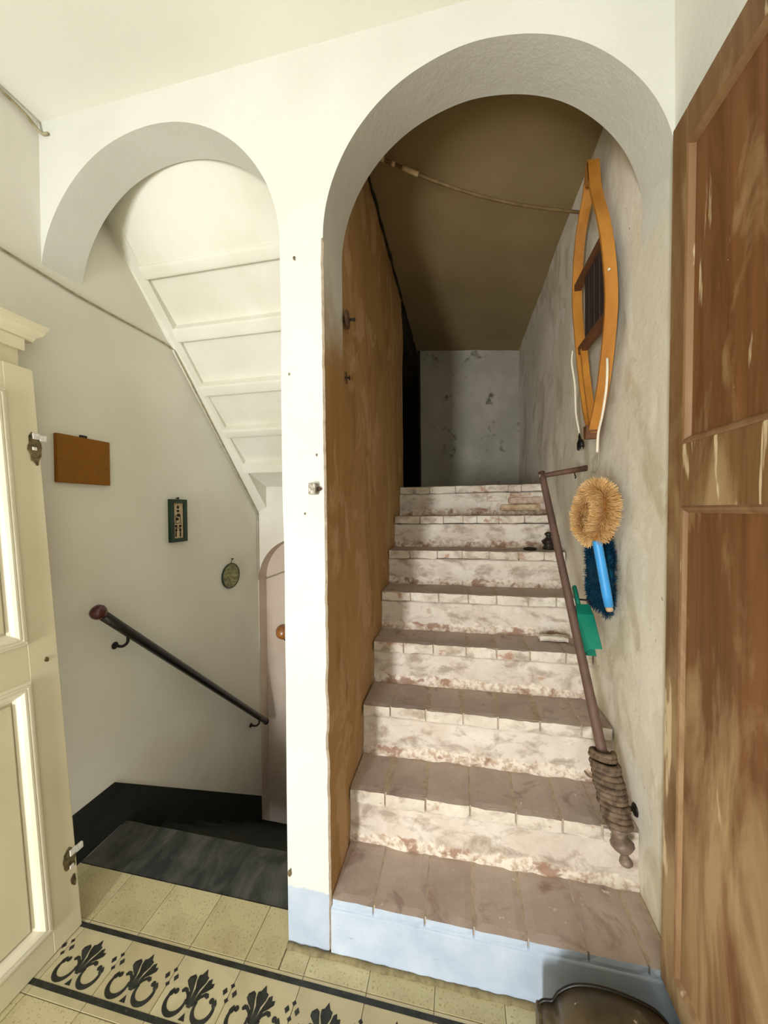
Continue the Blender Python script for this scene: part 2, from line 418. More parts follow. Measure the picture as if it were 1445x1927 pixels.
def spline(ctrl, n):
    """Catmull-Rom through control points"""
    P = [Vector(p) for p in ctrl]; P = [P[0] * 2 - P[1]] + P + [P[-1] * 2 - P[-2]]
    out = []
    seg = len(P) - 3
    for s in range(seg):
        for i in range(n):
            t_ = i / n; a, b, c, d = P[s:s + 4]
            out.append(0.5 * ((2 * b) + (c - a) * t_ + (2 * a - 5 * b + 4 * c - d) * t_ * t_ + (3 * b - a - 3 * c + d) * t_ ** 3))
    out.append(P[-2]); return out
def poly_prism(bm, pts, vec, mi=0):
    """planar outline pts extruded by vec"""
    vec = Vector(vec)
    a = [bm.verts.new(p) for p in pts]; b = [bm.verts.new(Vector(p) + vec) for p in pts]
    n = len(pts)
    bm.faces.new(a).material_index = mi; bm.faces.new(b[::-1]).material_index = mi
    for i in range(n):
        bm.faces.new((a[i], a[(i + 1) % n], b[(i + 1) % n], b[i])).material_index = mi

XL, XR = -1.2, 1.05            # side walls
PL = -0.158                    # pillar left face (right face is x = 0)
ZC = 3.10                      # room ceiling
TL, TR = 0.165, 0.206          # depth of the left / right arch

# ------------------------------------------------------------------ setting: room shell
# arch wall: pillar with chipped right edge, two spandrels, curved undersides
bm = bmesh.new()
def pill_x(side, zz):
    if side == 0: return PL + 0.004 * nz((0, 0, zz), 3.0, 2.0)
    j = 0.0025 * nz((0, 0, zz), 6.0, 5.0) + 0.004 * max(0, nz((0, 0, zz), 40.0, 1.0))
    chip = max(0.0, nz((0, 0, zz), 7.5, 9.0) - 0.30) * 0.018
    return 0.0 - abs(j) - chip * (1 if zz < 2.2 else 0)
ZS = 2.45
nzp = 110
prevL = prevR = None
for i in range(nzp + 1):
    zz = ZS * i / nzp
    row = [bm.verts.new((pill_x(0, zz), 0.004 * nz((0, 3, zz), 4), zz)),
           bm.verts.new((-0.08, 0.003 * nz((0, 9, zz), 4), zz)),
           bm.verts.new((pill_x(1, zz) - 0.006, 0.0, zz)),
           bm.verts.new((pill_x(1, zz) + 0.0005, 0.006 + 0.004 * abs(nz((0, 0, zz), 30, 4)), zz)),
           bm.verts.new((0.0, TR, zz))]
    lrow = [row[0], bm.verts.new((PL, TL + 0.02, zz))]
    if prevR:
        for k in range(4):
            f = bm.faces.new((prevR[k], prevR[k + 1], row[k + 1], row[k])); f.material_index = 0 if k < 2 else (2 if k == 2 else 1)
        f = bm.faces.new((prevL[0], lrow[0], lrow[1], prevL[1])); f.material_index = 0
    prevR, prevL = row, lrow
def arch(cx, r, zsp, x):
    d = r * r - (x - cx) ** 2
    return zsp + math.sqrt(max(d, 0.0))
def spandrel(x0, x1, front, back, T, wob):
    n = 120
    cols = []
    for i in range(n + 1):
        a = PI * (1 - i / n)
        xf = front[0] + front[1] * math.cos(a); zf = front[2] + front[1] * math.sin(a)
        xb = back[0] + back[1] * math.cos(a); zb = back[2] + back[1] * math.sin(a)
        xf = min(max(xf, x0), x1); xb = min(max(xb, x0), x1)
        wq = 0.003 * nz((xf, 0, zf), 6, wob)
        cols.append((Vector((xf, 0, zf + wq)), Vector((xf, 0, ZC + 0.02)), Vector((xb, T, zb + wq)), Vector((xb, T, 3.40))))
    for a, b in zip(cols, cols[1:]):
        quad(bm, a[0], b[0], b[1], a[1], 0)
        quad(bm, a[0], a[2], b[2], b[0], 0)
        quad(bm, a[2], a[3], b[3], b[2], 0)
spandrel(XL - .02, PL, (-0.6825, 0.5245, 2.452), (-0.6825, 0.5245, 2.470), TL, 1.0)
spandrel(0.0, XR + .02, (0.5255, 0.5255, 2.445), (0.527, 0.527, 2.491), TR, 2.0)
quad(bm, (PL, 0, ZS), (0, 0, ZS), (0, 0, ZC + .02), (PL, 0, ZC + .02), 0)
quad(bm, (0, 0, 2.44), (0, TR, 2.44), (0, TR, 2.50), (0, 0, 2.45), 0)
quad(bm, (PL, TL, 2.40), (0, TR, 2.40), (0, TR, 3.4), (PL, TL, 3.4), 0)
bmesh.ops.remove_doubles(bm, verts=bm.verts, dist=0.0004)
o = obj('wall_arches', bm, ['limewash', 'corridor_left', 'mortar']); struct(o, 'white limewashed wall with two round arches')

def wobble_wall(name, fn, nu, nv, mat, amp=0.006, scale=3.0, axis=0, seed=0.0, label=None, parent=None):
    bm = bmesh.new()
    def g(u, v):
        p = Vector(fn(u, v)); d = amp * nz(p, scale, seed) + amp * 0.35 * nz(p, scale * 4, seed + 2)
        p[axis] += d; return p
    grid_patch(bm, g, nu, nv)
    o = obj(name, bm, mat, parent, smooth=True, recalc=False)
    if not parent: struct(o, label)
    return o
# left wall: one plane from the room through the arch down the stairwell
bm = bmesh.new()
def lw(u, v):
    p = Vector((XL, REAR + (1.95 - REAR) * u, -1.9 + (ZC + 0.05 + 1.9) * v))
    p.x += 0.0025 * nz(p, 2.2, 4.0) + 0.001; return p
grid_patch(bm, lw, 60, 50)
struct(obj('wall_left', bm, 'stairwell', smooth=True), 'plain white left wall running down beside the descending stairs')
bm = bmesh.new(); box(bm, XR - 0.008, XR + 0.05, REAR, 0.0, -0.02, ZC + 0.02)
struct(obj('wall_right', bm, 'limewash'), 'white room wall behind the brown door')
bm = bmesh.new(); box(bm, XL - 0.05, XR + 0.05, REAR, 0.0, ZC, ZC + 0.05)
struct(obj('ceiling', bm, 'ceiling'), 'white room ceiling')
# rear wall with the slit window and an opening added for the fill lamp
bm = bmesh.new()
W1 = (-0.75, -0.45, 0.08, 1.75); W2 = (0.0, 0.84, 0.85, 2.35)
y0, y1 = REAR - 0.12, REAR
box(bm, XL - .05, W1[0], y0, y1, 0, ZC); box(bm, W1[1], W2[0], y0, y1, 0, ZC); box(bm, W2[1], XR + .05, y0, y1, 0, ZC)
for w in (W1, W2):
    box(bm, w[0], w[1], y0, y1, 0, w[2]); box(bm, w[0], w[1], y0, y1, w[3], ZC)
struct(obj('wall_rear', bm, 'rear_wall'), 'unseen grey-brown wall behind the viewer with a slit window and an added fill opening')
for i, w in enumerate((W1, W2)):
    bm = bmesh.new()
    q = 0.03
    box(bm, w[0], w[0] + q, y0 + .03, y0 + .08, w[2], w[3]); box(bm, w[1] - q, w[1], y0 + .03, y0 + .08, w[2], w[3])
    box(bm, w[0] + q, w[1] - q, y0 + .03, y0 + .08, w[2], w[2] + q); box(bm, w[0] + q, w[1] - q, y0 + .03, y0 + .08, w[3] - q, w[3])
    struct(obj('window_%d' % (i + 1), bm, 'glass_frame'), 'unseen white window frame behind the viewer')  # the second frame is made up around the fill opening

# ------------------------------------------------------------------ floor with cement tiles
bm = bmesh.new(); box(bm, XL - .02, XR + .02, REAR, -0.714, -0.10, 0.0, 1)
box(bm, XL - .02, XR + .02, -0.714, 0.10, -0.10, -0.0035)
floor = struct(obj('floor', bm, ['grout', 'tile_plain']), 'room floor of cement tiles with a black palmette border')
TS = 0.213
ROWS = [(-0.714, -0.501), (-0.501, -0.288), (-0.288, -0.075), (-0.075, 0.100)]
def motif_shapes():
    """flat outlines in tile coordinates centred on the tile (x right, y away), border tile"""
    out = []
    def poly(p): out.append(p)
    h = TS / 2
    poly([(-h, 0.080), (h, 0.080), (h, 0.096), (-h, 0.096)])       # upper line
    poly([(-h, -0.086), (h, -0.086), (h, -0.070), (-h, -0.070)])   # lower line
    # centre leaf with notched tip, two pairs of side leaves
    poly([(-0.006, -0.035), (0.006, -0.035), (0.008, 0.010), (0.017, 0.028), (0.018, 0.042), (0.009, 0.046), (0.0, 0.062), (-0.009, 0.046), (-0.018, 0.042), (-0.017, 0.028), (-0.008, 0.010)])
    for s in (-1, 1):
        L = [(0.004, -0.030), (0.012, -0.028), (0.022, 0.002), (0.036, 0.012), (0.047, 0.022), (0.046, 0.032), (0.036, 0.030), (0.032, 0.042), (0.022, 0.036), (0.018, 0.022), (0.010, 0.0)]
        poly([(s * x, y) for x, y in L][::s])
        L = [(0.006, -0.034), (0.014, -0.028), (0.024, -0.010), (0.034, -0.003), (0.044, -0.007), (0.049, -0.001), (0.043, 0.007), (0.032, 0.007), (0.018, -0.004)]
        poly([(s * x, y) for x, y in L][::s])
        # C scroll
        cx, cy, r = s * 0.049, -0.028, 0.031
        a0, a1, n = math.radians(160), math.radians(408), 22
        for i in range(n):
            u0, u1 = i / n, (i + 1) / n
            A, B = a0 + (a1 - a0) * u0, a0 + (a1 - a0) * u1
            wd = lambda u: 0.0035 + 0.0045 * math.sin(PI * min(1, u * 1.02)) + (0.004 if u > 0.9 else 0)
            P = []
            for ang, uu, sg in ((A, u0, 1), (B, u1, 1), (B, u1, -1), (A, u0, -1)):
                rr = r + sg * wd(uu) * 0.9
                P.append((cx + s * rr * math.cos(ang), cy + rr * math.sin(ang)))
            poly(P[::-s])
        bx, by = cx + s * r * 0.82 * math.cos(a1 + .15), cy + r * 0.82 * math.sin(a1 + .15)
        poly([(bx + 0.008 * math.cos(2 * PI * k / 8), by + 0.008 * math.sin(2 * PI * k / 8)) for k in range(8)])
        # half of the four-diamond ornament at each tile edge
        for dx, dy in ((0.090, 0.020),):
            q = 0.0085
            poly([(s * dx + q, dy + .002), (s * dx, dy + q + .004), (s * dx - q, dy + .002), (s * dx, dy - q)])
        q = 0.0075
        for dy in (0.039, 0.003):
            poly([(s * h, dy - q), (s * h, dy + q), (s * (h - q), dy)][::s])
    poly([(-0.011, -0.064), (0.011, -0.064), (0.0, -0.046)])
    return out
bm = bmesh.new()
for P in motif_shapes():
    f = bm.faces.new([bm.verts.new((x, y, 0.0)) for x, y in P])
bmesh.ops.triangulate(bm, faces=bm.faces)
bm.normal_update()
for f in bm.faces:
    if f.normal.z < 0: f.normal_flip()
motif_me = bpy.data.meshes.new('motif'); bm.to_mesh(motif_me); bm.free()
motif_me.materials.append(MAT['inlay'])
tile_me = {}
cells = []
for ri, (ya, yb) in enumerate(ROWS):
    cy = (ya + yb) / 2
    k0 = -0.07 - TS * 6
    for k in range(12):
        xa, xb = k0 + TS * k, k0 + TS * (k + 1)
        xa2, xb2 = max(xa, XL + .004), min(xb, XR - .012)
        if xb2 - xa2 < 0.02: continue
        full = abs((xb2 - xa2) - TS) < 1e-6
        yb_ = yb
        cells.append((ri, xa2, xb2, ya, yb, full)) if not (ri == 3 and xb2 > PL) else cells.extend(([(ri, xa2, PL - .003, ya, yb, False)] if xa2 < PL else []) + [(ri, max(xa2, PL), xb2, ya, -0.003, False)])
for ri, xa2, xb2, ya, yb_, full in cells:
        xa = xa2
        cyy = (ya + yb_) / 2
        key = (ri == 2, round(xb2 - xa2, 4), round(yb_ - ya, 4))
        if key not in tile_me:
            bm = bmesh.new(); hx, hy = (xb2 - xa2) / 2 - 0.0009, (yb_ - ya) / 2 - 0.0009
            box(bm, -hx, hx, -hy, hy, -0.012, 0.0, bevel=0.0012)
            bmesh.ops.recalc_face_normals(bm, faces=bm.faces)
            me = bpy.data.meshes.new('floor_tile'); bm.to_mesh(me); bm.free()
            me.materials.append(MAT['tile_plain' if ri == 2 else 'tile'])
            tile_me[key] = me
        o = bpy.data.objects.new('floor_tile', tile_me[key]); C.objects.link(o)
        o.parent = floor; o.location = ((xa2 + xb2) / 2, cyy, 0.0008 * nz((xa, ya, 0), 7))
        if ri == 2 and full:
            q = bpy.data.objects.new('inlay', motif_me); C.objects.link(q); q.parent = o
            q.location = (0, 0, 0.0005)

# ------------------------------------------------------------------ right corridor shell
bm = bmesh.new()
def cl(u, v):
    p = Vector((0.0, TR + (1.80 - TR) * u, 0.10 + 3.2 * v))
    p.x += 0.010 * nz(p, 2.4, 6.0) * min(1, u * 8) - 0.002; return p
grid_patch(bm, cl, 36, 60)
o = obj('wall_corridor_left', bm, 'corridor_left', smooth=True); struct(o, 'stained plaster wall left of the brick stairs, browned as in bounced light')
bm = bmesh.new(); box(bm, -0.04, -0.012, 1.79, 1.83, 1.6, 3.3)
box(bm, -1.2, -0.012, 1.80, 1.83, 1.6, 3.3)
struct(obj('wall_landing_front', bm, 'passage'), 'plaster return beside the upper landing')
bm = bmesh.new()
def cr(u, v):
    p = Vector((XR, 0.0 + 2.76 * u, 0.0 + 3.25 * v))
    p.x += (0.012 * nz(p, 1.9, 16.0) + 0.004 * nz(p, 8, 3)) * min(1, max(0, (u - 0.085) * 12)); return p
grid_patch(bm, cr, 60, 70)
o = obj('wall_corridor_right', bm, 'corridor_right', smooth=True); struct(o, 'pale stained plaster wall right of the brick stairs')
wobble_wall('wall_corridor_end', lambda u, v: (0.05 + 1.02 * u, 2.74, 1.68 + 1.6 * v), 20, 30, 'corridor_end', 0.008, 3, 1, 8.0, 'grey stained plaster wall at the top of the brick stairs')
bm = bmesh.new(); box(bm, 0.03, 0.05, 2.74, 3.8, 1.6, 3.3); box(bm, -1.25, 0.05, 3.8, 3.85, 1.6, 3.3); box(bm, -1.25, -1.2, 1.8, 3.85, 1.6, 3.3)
struct(obj('wall_landing_passage', bm, 'passage'), 'passage walls left of the upper landing, darkened as in shade')
o = wobble_wall('ceiling_corridor', lambda u, v: (-1.25 + 2.35 * u, TR + 3.65 * v, 3.235 - 0.095 * max(0, u * 2.35 - 1.25) / 1.05), 30, 40, 'corridor_ceiling', 0.008, 2.2, 2, 9.0, 'brown ceiling over the brick stairs')

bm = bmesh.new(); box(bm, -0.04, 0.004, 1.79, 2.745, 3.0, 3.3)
_l = struct(obj('wall_landing_lintel', bm, 'passage'), 'plaster lintel over the dark passage opening')  # lintel carries the same painted-in shade as the passage

corr_ceil = o
bm = bmesh.new()
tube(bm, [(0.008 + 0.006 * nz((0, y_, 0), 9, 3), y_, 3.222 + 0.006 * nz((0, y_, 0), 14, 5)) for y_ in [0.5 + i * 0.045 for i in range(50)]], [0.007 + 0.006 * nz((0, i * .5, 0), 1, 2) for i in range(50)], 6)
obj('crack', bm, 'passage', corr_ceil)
arch_wall = [q for q in bpy.data.objects if q.name == 'wall_arches'][0]
for (x_, z_, r_) in ((-0.102, 2.396, 0.007), (-0.127, 2.002, 0.004), (-0.150, 0.258, 0.012), (-0.030, 1.72, 0.004), (-0.075, 1.52, 0.004)):
    bm = bmesh.new()
    bm.faces.new([bm.verts.new((x_ + r_ * (0.6 + 0.5 * nz((math.cos(a), math.sin(a), x_ * 9), 1.5)) * math.cos(a), -0.0052, z_ + 1.7 * r_ * (0.7 + 0.5 * nz((math.cos(a), math.sin(a), z_ * 9), 1.5)) * math.sin(a))) for a in [2 * PI * i / 14 for i in range(14)]])
    obj('paint_chip', bm, 'chip', arch_wall)

# ------------------------------------------------------------------ brick staircase going up
NY = [0.0, 0.2208, 0.4387, 0.6627, 0.8707, 1.0977, 1.3267, 1.5668]
NZ = [0.1909, 0.4079, 0.6361, 0.8496, 1.0619, 1.2761, 1.4878, 1.7052]
TH = 0.052
up = thing('staircase', 'worn brick staircase with whitewashed risers climbing through the right arch', 'staircase', (0.52, 0.0, 0.0))
SHIFTS[up.name] = Vector((0.52, 0, 0))
rnd = random.Random(11)
joints = {0: [0.150, 0.323, 0.478, 0.643, 0.815, 0.975], 1: [0.148, 0.308, 0.475, 0.640, 0.800, 0.93],
          2: [0.13, 0.29, 0.455, 0.60, 0.77, 0.93], 3: [0.16, 0.311, 0.473, 0.618, 0.771, 0.93],
          4: [0.17, 0.33, 0.49, 0.64, 0.80, 0.94], 5: [0.14, 0.31, 0.46, 0.62, 0.79, 0.93], 6: [0.18, 0.34, 0.47, 0.56, 0.70, 0.86], 7: [0.11, 0.23, 0.42, 0.63, 0.79, 0.88]}
for k in range(8):
    yk, zk = NY[k], NZ[k]
    yn = NY[k + 1] + 0.02 if k < 7 else 1.71
    zb = NZ[k - 1] - 0.03 if k else -0.02
    fy = yk + (0.016 if k else 0.0)
    # riser: uneven plaster face with a lumpy fillet of mortar at its foot
    bm = bmesh.new()
    x0, x1 = 0.001, XR - 0.001
    ztop = zk - TH - 0.006
    if k == 0: ztop = zk - 0.03
    def rf(u, v):
        x = x0 + (x1 - x0) * u; zz = zb + (ztop - zb) * v
        p = Vector((x, fy, zz))
        if k:
            low = max(0.0, 1 - (zz - NZ[k - 1]) / (0.055 + 0.03 * nz((x, 0, k), 7, 3)))
            p.y -= 0.013 * min(1, low * 1.6) * (0.45 + 1.1 * abs(nz(p, 20, k))) + 0.005 * nz(p, 6, k) + 0.003 * nz(p, 26, k + 4)
        else:
            p.y += -0.002 + 0.003 * nz(p, 9, 2) - 0.004 * max(0, min(1, 1 - zz / 0.03))
        return p
    g = grid_patch(bm, rf, 90, 20)
    top = [bm.verts.new((v[-1].co.x, yk + 0.24 if k < 7 else yk + .05, v[-1].co.z)) for v in g]
    for i in range(90): bm.faces.new((g[i][-1], g[i + 1][-1], top[i + 1], top[i]))
    fl = bm.verts.layers.float.new('foot')
    for v in bm.verts: v[fl] = max(0.0, 1 - (v.co.z - (NZ[k - 1] if k else -1)) / 0.075)
    step = obj('riser', bm, 'blue_foot' if k == 0 else 'riser', up, smooth=True, recalc=False)
    if k == 0: step['label'] = 'blue-grey painted bottom riser'
    # bed of mortar the tread pieces lie in
    bm = bmesh.new(); box(bm, 0.002, XR - .002, yk + 0.012, yn, zk - TH + (0.006 if k else 0.0), zk - 0.0025)
    obj('mortar_bed', bm, 'mortar', step)
    xs = [0.001] + joints[k] + [XR - 0.004]
    for a, b in zip(xs, xs[1:]):
        gap = 0.0010 + 0.0010 * rnd.random()
        fr = yk - 0.004 + 0.007 * rnd.random() if k else yk + 0.001 * rnd.random()
        rb = yk + 0.12 if k == 7 else yn
        th = TH if k else 0.036
        dz = 0.003 * (rnd.random() - 0.5) - (0.004 if k == 7 and a < .4 else 0)
        bm = rough_box(a + gap, b - gap, fr, rb, zk - th + dz, zk + dz, 0.0013, 0.030, 24, k * 3.1 + a, 0.003)
        for v in bm.verts:
            if k and v.co.y < fr + 0.008:
                q = v.co.copy()
                v.co.y += 0.005 * nz(q, 22, k) + 0.003 * nz(q, 60, k + 2)
                v.co.z += 0.003 * nz(q, 14, k + 7) - (0.004 * max(0, nz(q, 30, k + 9)) if q.z > zk - .02 else -0.005 * nz(q, 20, k + 5))
        bm.normal_update()
        for f in bm.faces:
            if f.normal.z > 0.5: f.material_index = 0
            else: f.material_index = 1
        # worn front arris shows a little whitewash on the top edge, as on the real nosing
        o = obj('tread_tile', bm, ['tread', 'blue_foot' if k == 0 else 'nosing'], step, recalc=False)
    if k == 7:
        bm = bmesh.new()
        grid_patch(bm, lambda u, v: (-1.2 + 2.26 * u, 1.70 + 2.1 * v, zk + 0.004 * nz((u * 2, v * 2, 0), 4)), 12, 12)
        struct(obj('floor_landing', bm, 'tread', smooth=True, recalc=False), 'brick floor of the upper landing')
        # loose repair bricks under the right end of the top nosing
        for n_, (a, b, za, zb2, mt, yy) in enumerate(((0.735, 1.005, 1.514, 1.563, 'brick_pale', 1.553), (0.790, 1.030, 1.566, 1.614, 'brick', 1.560), (0.800, 0.950, 1.617, 1.650, 'brick', 1.574), (0.640, 0.785, 1.585, 1.652, 'nosing', 1.566), (0.958, 1.03, 1.620, 1.650, 'nosing', 1.576))):
            bm = rough_box(a, b, yy, yy + 0.09, za, zb2, 0.003, 0.03, 25, n_ * 2.0, 0.006)
            obj('brick', bm, mt, step)
# a few bricks laid bare along the foot of the lower risers
for (k, a, b, hgt) in ((1, 0.42, 0.53, 0.035), (1, 0.535, 0.68, 0.036), (2, 0.30, 0.42, 0.034), (2, 0.425, 0.57, 0.036), (2, 0.575, 0.70, 0.034), (4, 0.34, 0.43, 0.034), (3, 0.25, 0.33, 0.03)):
    step = [c_ for c_ in up.children if c_.name.startswith('riser')][k]
    bm = rough_box(a, b, NY[k] + 0.0085, NY[k] + 0.06, NZ[k - 1] - 0.004, NZ[k - 1] + hgt, 0.004, 0.025, 30, a * 9, 0.006)
    obj('brick', bm, 'brick', step)
# mortar fillet where the blue foot meets the tiles
bm = bmesh.new()
tube(bm, [(x_, -0.008 + 0.003 * nz((x_, 0, 0), 9), 0.001) for x_ in [PL - 0.002 + i * 0.012 for i in range(101)]], [0.011 + 0.004 * nz((i * .4, 0, 0), 1) for i in range(101)], 8)
struct(obj('trim_1', bm, 'grout', smooth=True), 'rough mortar fillet along the foot of the bottom step')

# ------------------------------------------------------------------ dark staircase going down through the left arch
dn = thing('staircase', 'slate staircase descending behind the left arch, steps blackened as in shade', 'staircase', (-0.68, 0.1, 0.0))
bm = rough_box(XL + .004, PL - 0.004, 0.10, 0.326, -0.045, 0.001, 0.0015, 0.06, 10, 3.0, 0.005)
obj('threshold_slab', bm, 'slate', dn)
for k in range(5):  # treads and risers near-black, the unlit depth put into their colour
    za = -0.207 * k; ya = 0.326 + 0.2475 * k
    bm = rough_box(XL + .004, PL - 0.004, ya - 0.02, ya + 0.2475, za - 0.207 - 0.04, za - 0.207, 0.002, 0.06, 9, k + 20.0, 0.006)
    st = obj('tread', bm, 'dado', dn)
    bm = bmesh.new(); box(bm, XL + .004, PL - .004, ya - 0.0, ya + 0.02, za - 0.21, za - 0.044)
    obj('riser', bm, 'dado', dn)
# painted dado on the left wall, level over the slab and then following the stairs
bm = bmesh.new()
poly_prism(bm, [(XL - .012, -0.002, 0.0), (XL - .012, -0.002, 0.228), (XL - .012, 0.27, 0.228), (XL - .012, 1.575, -0.855), (XL - .012, 1.575, -1.45), (XL - .012, 0.30, -0.45), (XL - .012, 0.30, 0.0)], (0.018, 0, 0))
struct(obj('baseboard_left', bm, 'dado'), 'black painted dado along the left wall')
# stairwell: right side, end wall with arched passage
bm = bmesh.new(); box(bm, PL, -0.02, TL + 0.015, 1.9, -1.9, 2.95)
struct(obj('wall_stairwell_right', bm, 'stairwell'), 'white wall on the right of the descending stairs')
bm = bmesh.new()
AC, AR, AZ = -0.843, 0.35, 0.957
ye = 1.575
pts = []
n = 24
for i in range(n):
    a0 = PI * (1 - i / n); a1 = PI * (1 - (i + 1) / n)
    p0 = (AC + AR * math.cos(a0), AZ + AR * math.sin(a0)); p1 = (AC + AR * math.cos(a1), AZ + AR * math.sin(a1))
    quad(bm, (p0[0], ye, p0[1]), (p1[0], ye, p1[1]), (p1[0], ye, 2.2), (p0[0], ye, 2.2))
    quad(bm, (p0[0], ye, p0[1]), (p0[0], ye + .12, p0[1]), (p1[0], ye + .12, p1[1]), (p1[0], ye, p1[1]), 1)
quad(bm, (XL, ye, -1.9), (AC - AR, ye, -1.9), (AC - AR, ye, 2.2), (XL, ye, 2.2))
quad(bm, (AC + AR, ye, -1.9), (PL, ye, -1.9), (PL, ye, 2.2), (AC + AR, ye, 2.2))
quad(bm, (AC - AR, ye, -1.9), (AC - AR, ye + .12, -1.9), (AC - AR, ye + .12, AZ), (AC - AR, ye, AZ), 1)
quad(bm, (AC + AR, ye, -1.9), (AC + AR, ye + .12, -1.9), (AC + AR, ye + .12, AZ), (AC + AR, ye, AZ), 1)
struct(obj('wall_stairwell_end', bm, ['stairwell', 'niche'], recalc=False), 'end wall of the stairwell with an arched passage')
bm = bmesh.new(); quad(bm, (XL, ye + .12, -1.9), (PL, ye + .12, -1.9), (PL, ye + .12, 1.45), (XL, ye + .12, 1.45))
struct(obj('wall_passage_back', bm, 'niche'), 'pinkish wall inside the arched passage')
bm = bmesh.new(); box(bm, XL - .02, PL, 0.3, 1.95, -1.95, -1.9); struct(obj('floor_stairwell', bm, 'slate'), 'dark stairwell bottom')

# soffit of the next flight: stepped panels and rounded beams
sof = bmesh.new()
xa, xb = -1.115, PL + 0.01
beams = [((0.386, 2.770), (0.384, 2.766), (0.440, 2.732)), ((0.622, 2.590), (0.598, 2.556), (0.658, 2.510)), ((0.837, 2.343), (0.813, 2.307), (0.873, 2.266)), ((1.064, 2.122), (1.036, 2.083), (1.097, 2.047)), ((1.284, 1.908), (1.252, 1.866), (1.300, 1.822))]
prev = (0.120, 3.06)
for i, (p0, p1, p2) in enumerate(beams):
    quad(sof, (xa, prev[0], prev[1]), (xb, prev[0], prev[1]), (xb, p0[0], p0[1]), (xa, p0[0], p0[1]))
    prev = (p2[0] + 0.004, p2[1] + 0.010)
quad(sof, (xa, prev[0], prev[1]), (xb, prev[0], prev[1]), (xb, 1.58, 1.73), (xa, 1.58, 1.73))
# sloping border strip against the left wall
def strip(a, b, c, d): quad(sof, a, b, c, d)
strip((XL - .01, 0.10, 3.10), (xa, 0.10, 3.06), (xa, 1.575, 1.560), (XL - .01, 1.575, 1.515))
# short upright cheek between strip and recessed panels
seq = [(0.120, 3.06)]
for p0, p1, p2 in beams: seq += [p0, p1, p2, (p2[0] + 0.004, p2[1] + 0.010)]
seq.append((1.58, 1.73))
for (ya, za), (yb, zb) in zip(seq, seq[1:]):
    sa = 3.06 - (ya - 0.10) * (1.50 / 1.475); sb = 3.06 - (yb - 0.10) * (1.50 / 1.475)
    quad(sof, (xa, ya, za), (xa, yb, zb), (xa, yb, min(sb, zb)), (xa, ya, min(sa, za)))
ceil2 = struct(obj('ceiling_stairwell', sof, 'soffit', recalc=False), 'white stepped underside of the next stair flight')
for i, (p0, p1, p2) in enumerate(beams):
    bm = bmesh.new()
    prof = [p0, p1]
    q = [(p1[0], p1[1]), (p1[0] + 0.010, p1[1] - 0.016), (p2[0] - 0.016, p2[1] - 0.006), p2]
    prof += [tuple(v)[:2] for v in spline([(a_, b_, 0) for a_, b_ in q], 5)][1:]
    prof += [(p2[0] + 0.02, p2[1] + 0.05), (p0[0] + 0.02, p0[1] + 0.04)]
    poly_prism(bm, [(xa - 0.012, a_, b_) for a_, b_ in prof], (xb - xa + 0.012, 0, 0))
    obj('beam', bm, 'soffit', ceil2)

# ------------------------------------------------------------------ cream door leaf leaning at the left
LT = math.atan2(0.178, 2.068)
def leafp(d, y_, w):
    """point on the leaf: w up along it, y_ depth, d proud of its face (towards +x)"""
    return Vector((-0.94 - w * math.sin(LT) + d * math.cos(LT), y_, w * math.cos(LT) + d * math.sin(LT)))
def leafbox(bm, d0, d1, ya, yb, wa, wb, bevel=0.0, mi=0):
    b2 = bmesh.new(); box(b2, d0, d1, ya, yb, wa, wb, mi, bevel)
    for v in b2.verts: v.co = leafp(*v.co)
    me = bpy.data.meshes.new('tmp'); b2.to_mesh(me); b2.free(); bm.from_mesh(me); bpy.data.meshes.remove(me)
leaf = thing('door_1', 'cream painted panelled door leaf with chipped hinges beside the left arch', 'door', (-0.96, -0.5, 0.0)); leaf['kind'] = 'structure'
LY0, LY1, LH = -0.86, -0.095, 2.075
Ps = [(-0.205, 1.078 / math.cos(LT), 1.955 / math.cos(LT)), (-0.205, 0.10, 0.935)]
bm = bmesh.new()
leafbox(bm, -0.036, 0.0, -0.190, LY1, 0.004, LH, 0.003); obj('stile', bm, 'cream', leaf)
bm = bmesh.new(); leafbox(bm, -0.036, 0.0, LY0, -0.77, 0.004, LH, 0.003); obj('stile', bm, 'cream', leaf)
for wa, wb in ((0.004, 0.088), (0.950, 1.080), (1.972, LH)):
    bm = bmesh.new(); leafbox(bm, -0.036, -0.0005, -0.771, -0.189, wa, wb, 0.001); obj('rail', bm, 'cream', leaf)
for wa, wb in ((0.088, 0.950), (1.080, 1.972)):
    bm = bmesh.new(); leafbox(bm, -0.030, -0.016, -0.770, -0.190, wa, wb)
    leafbox(bm, -0.016, -0.006, -0.715, -0.245, wa + 0.055, wb - 0.055, 0.004)
    pn = obj('panel', bm, 'cream', leaf)
    # bolection moulding: three reeds, mitred round the panel
    bm = bmesh.new()
    prof = [(-0.014, 0.048), (-0.006, 0.040), (0.004, 0.034), (0.011, 0.026), (0.011, 0.020), (0.008, 0.018), (0.011, 0.015), (0.011, 0.010), (0.007, 0.008), (0.009, 0.005), (0.006, 0.0), (-0.004, -0.003)]
    cs = [(-0.190, wa, -1, 1), (-0.190, wb, -1, -1), (-0.770, wb, 1, -1), (-0.770, wa, 1, 1)]
    rings = []
    for (cy, cw, sy, sw) in cs:
        rings.append([bm.verts.new(leafp(d, cy + sy * q, cw + sw * q)) for d, q in prof])
    for i in range(4):
        for j in range(len(prof) - 1):
            bm.faces.new((rings[i][j], rings[i][j + 1], rings[(i + 1) % 4][j + 1], rings[(i + 1) % 4][j]))
    obj('moulding', bm, 'cream_light', leaf)
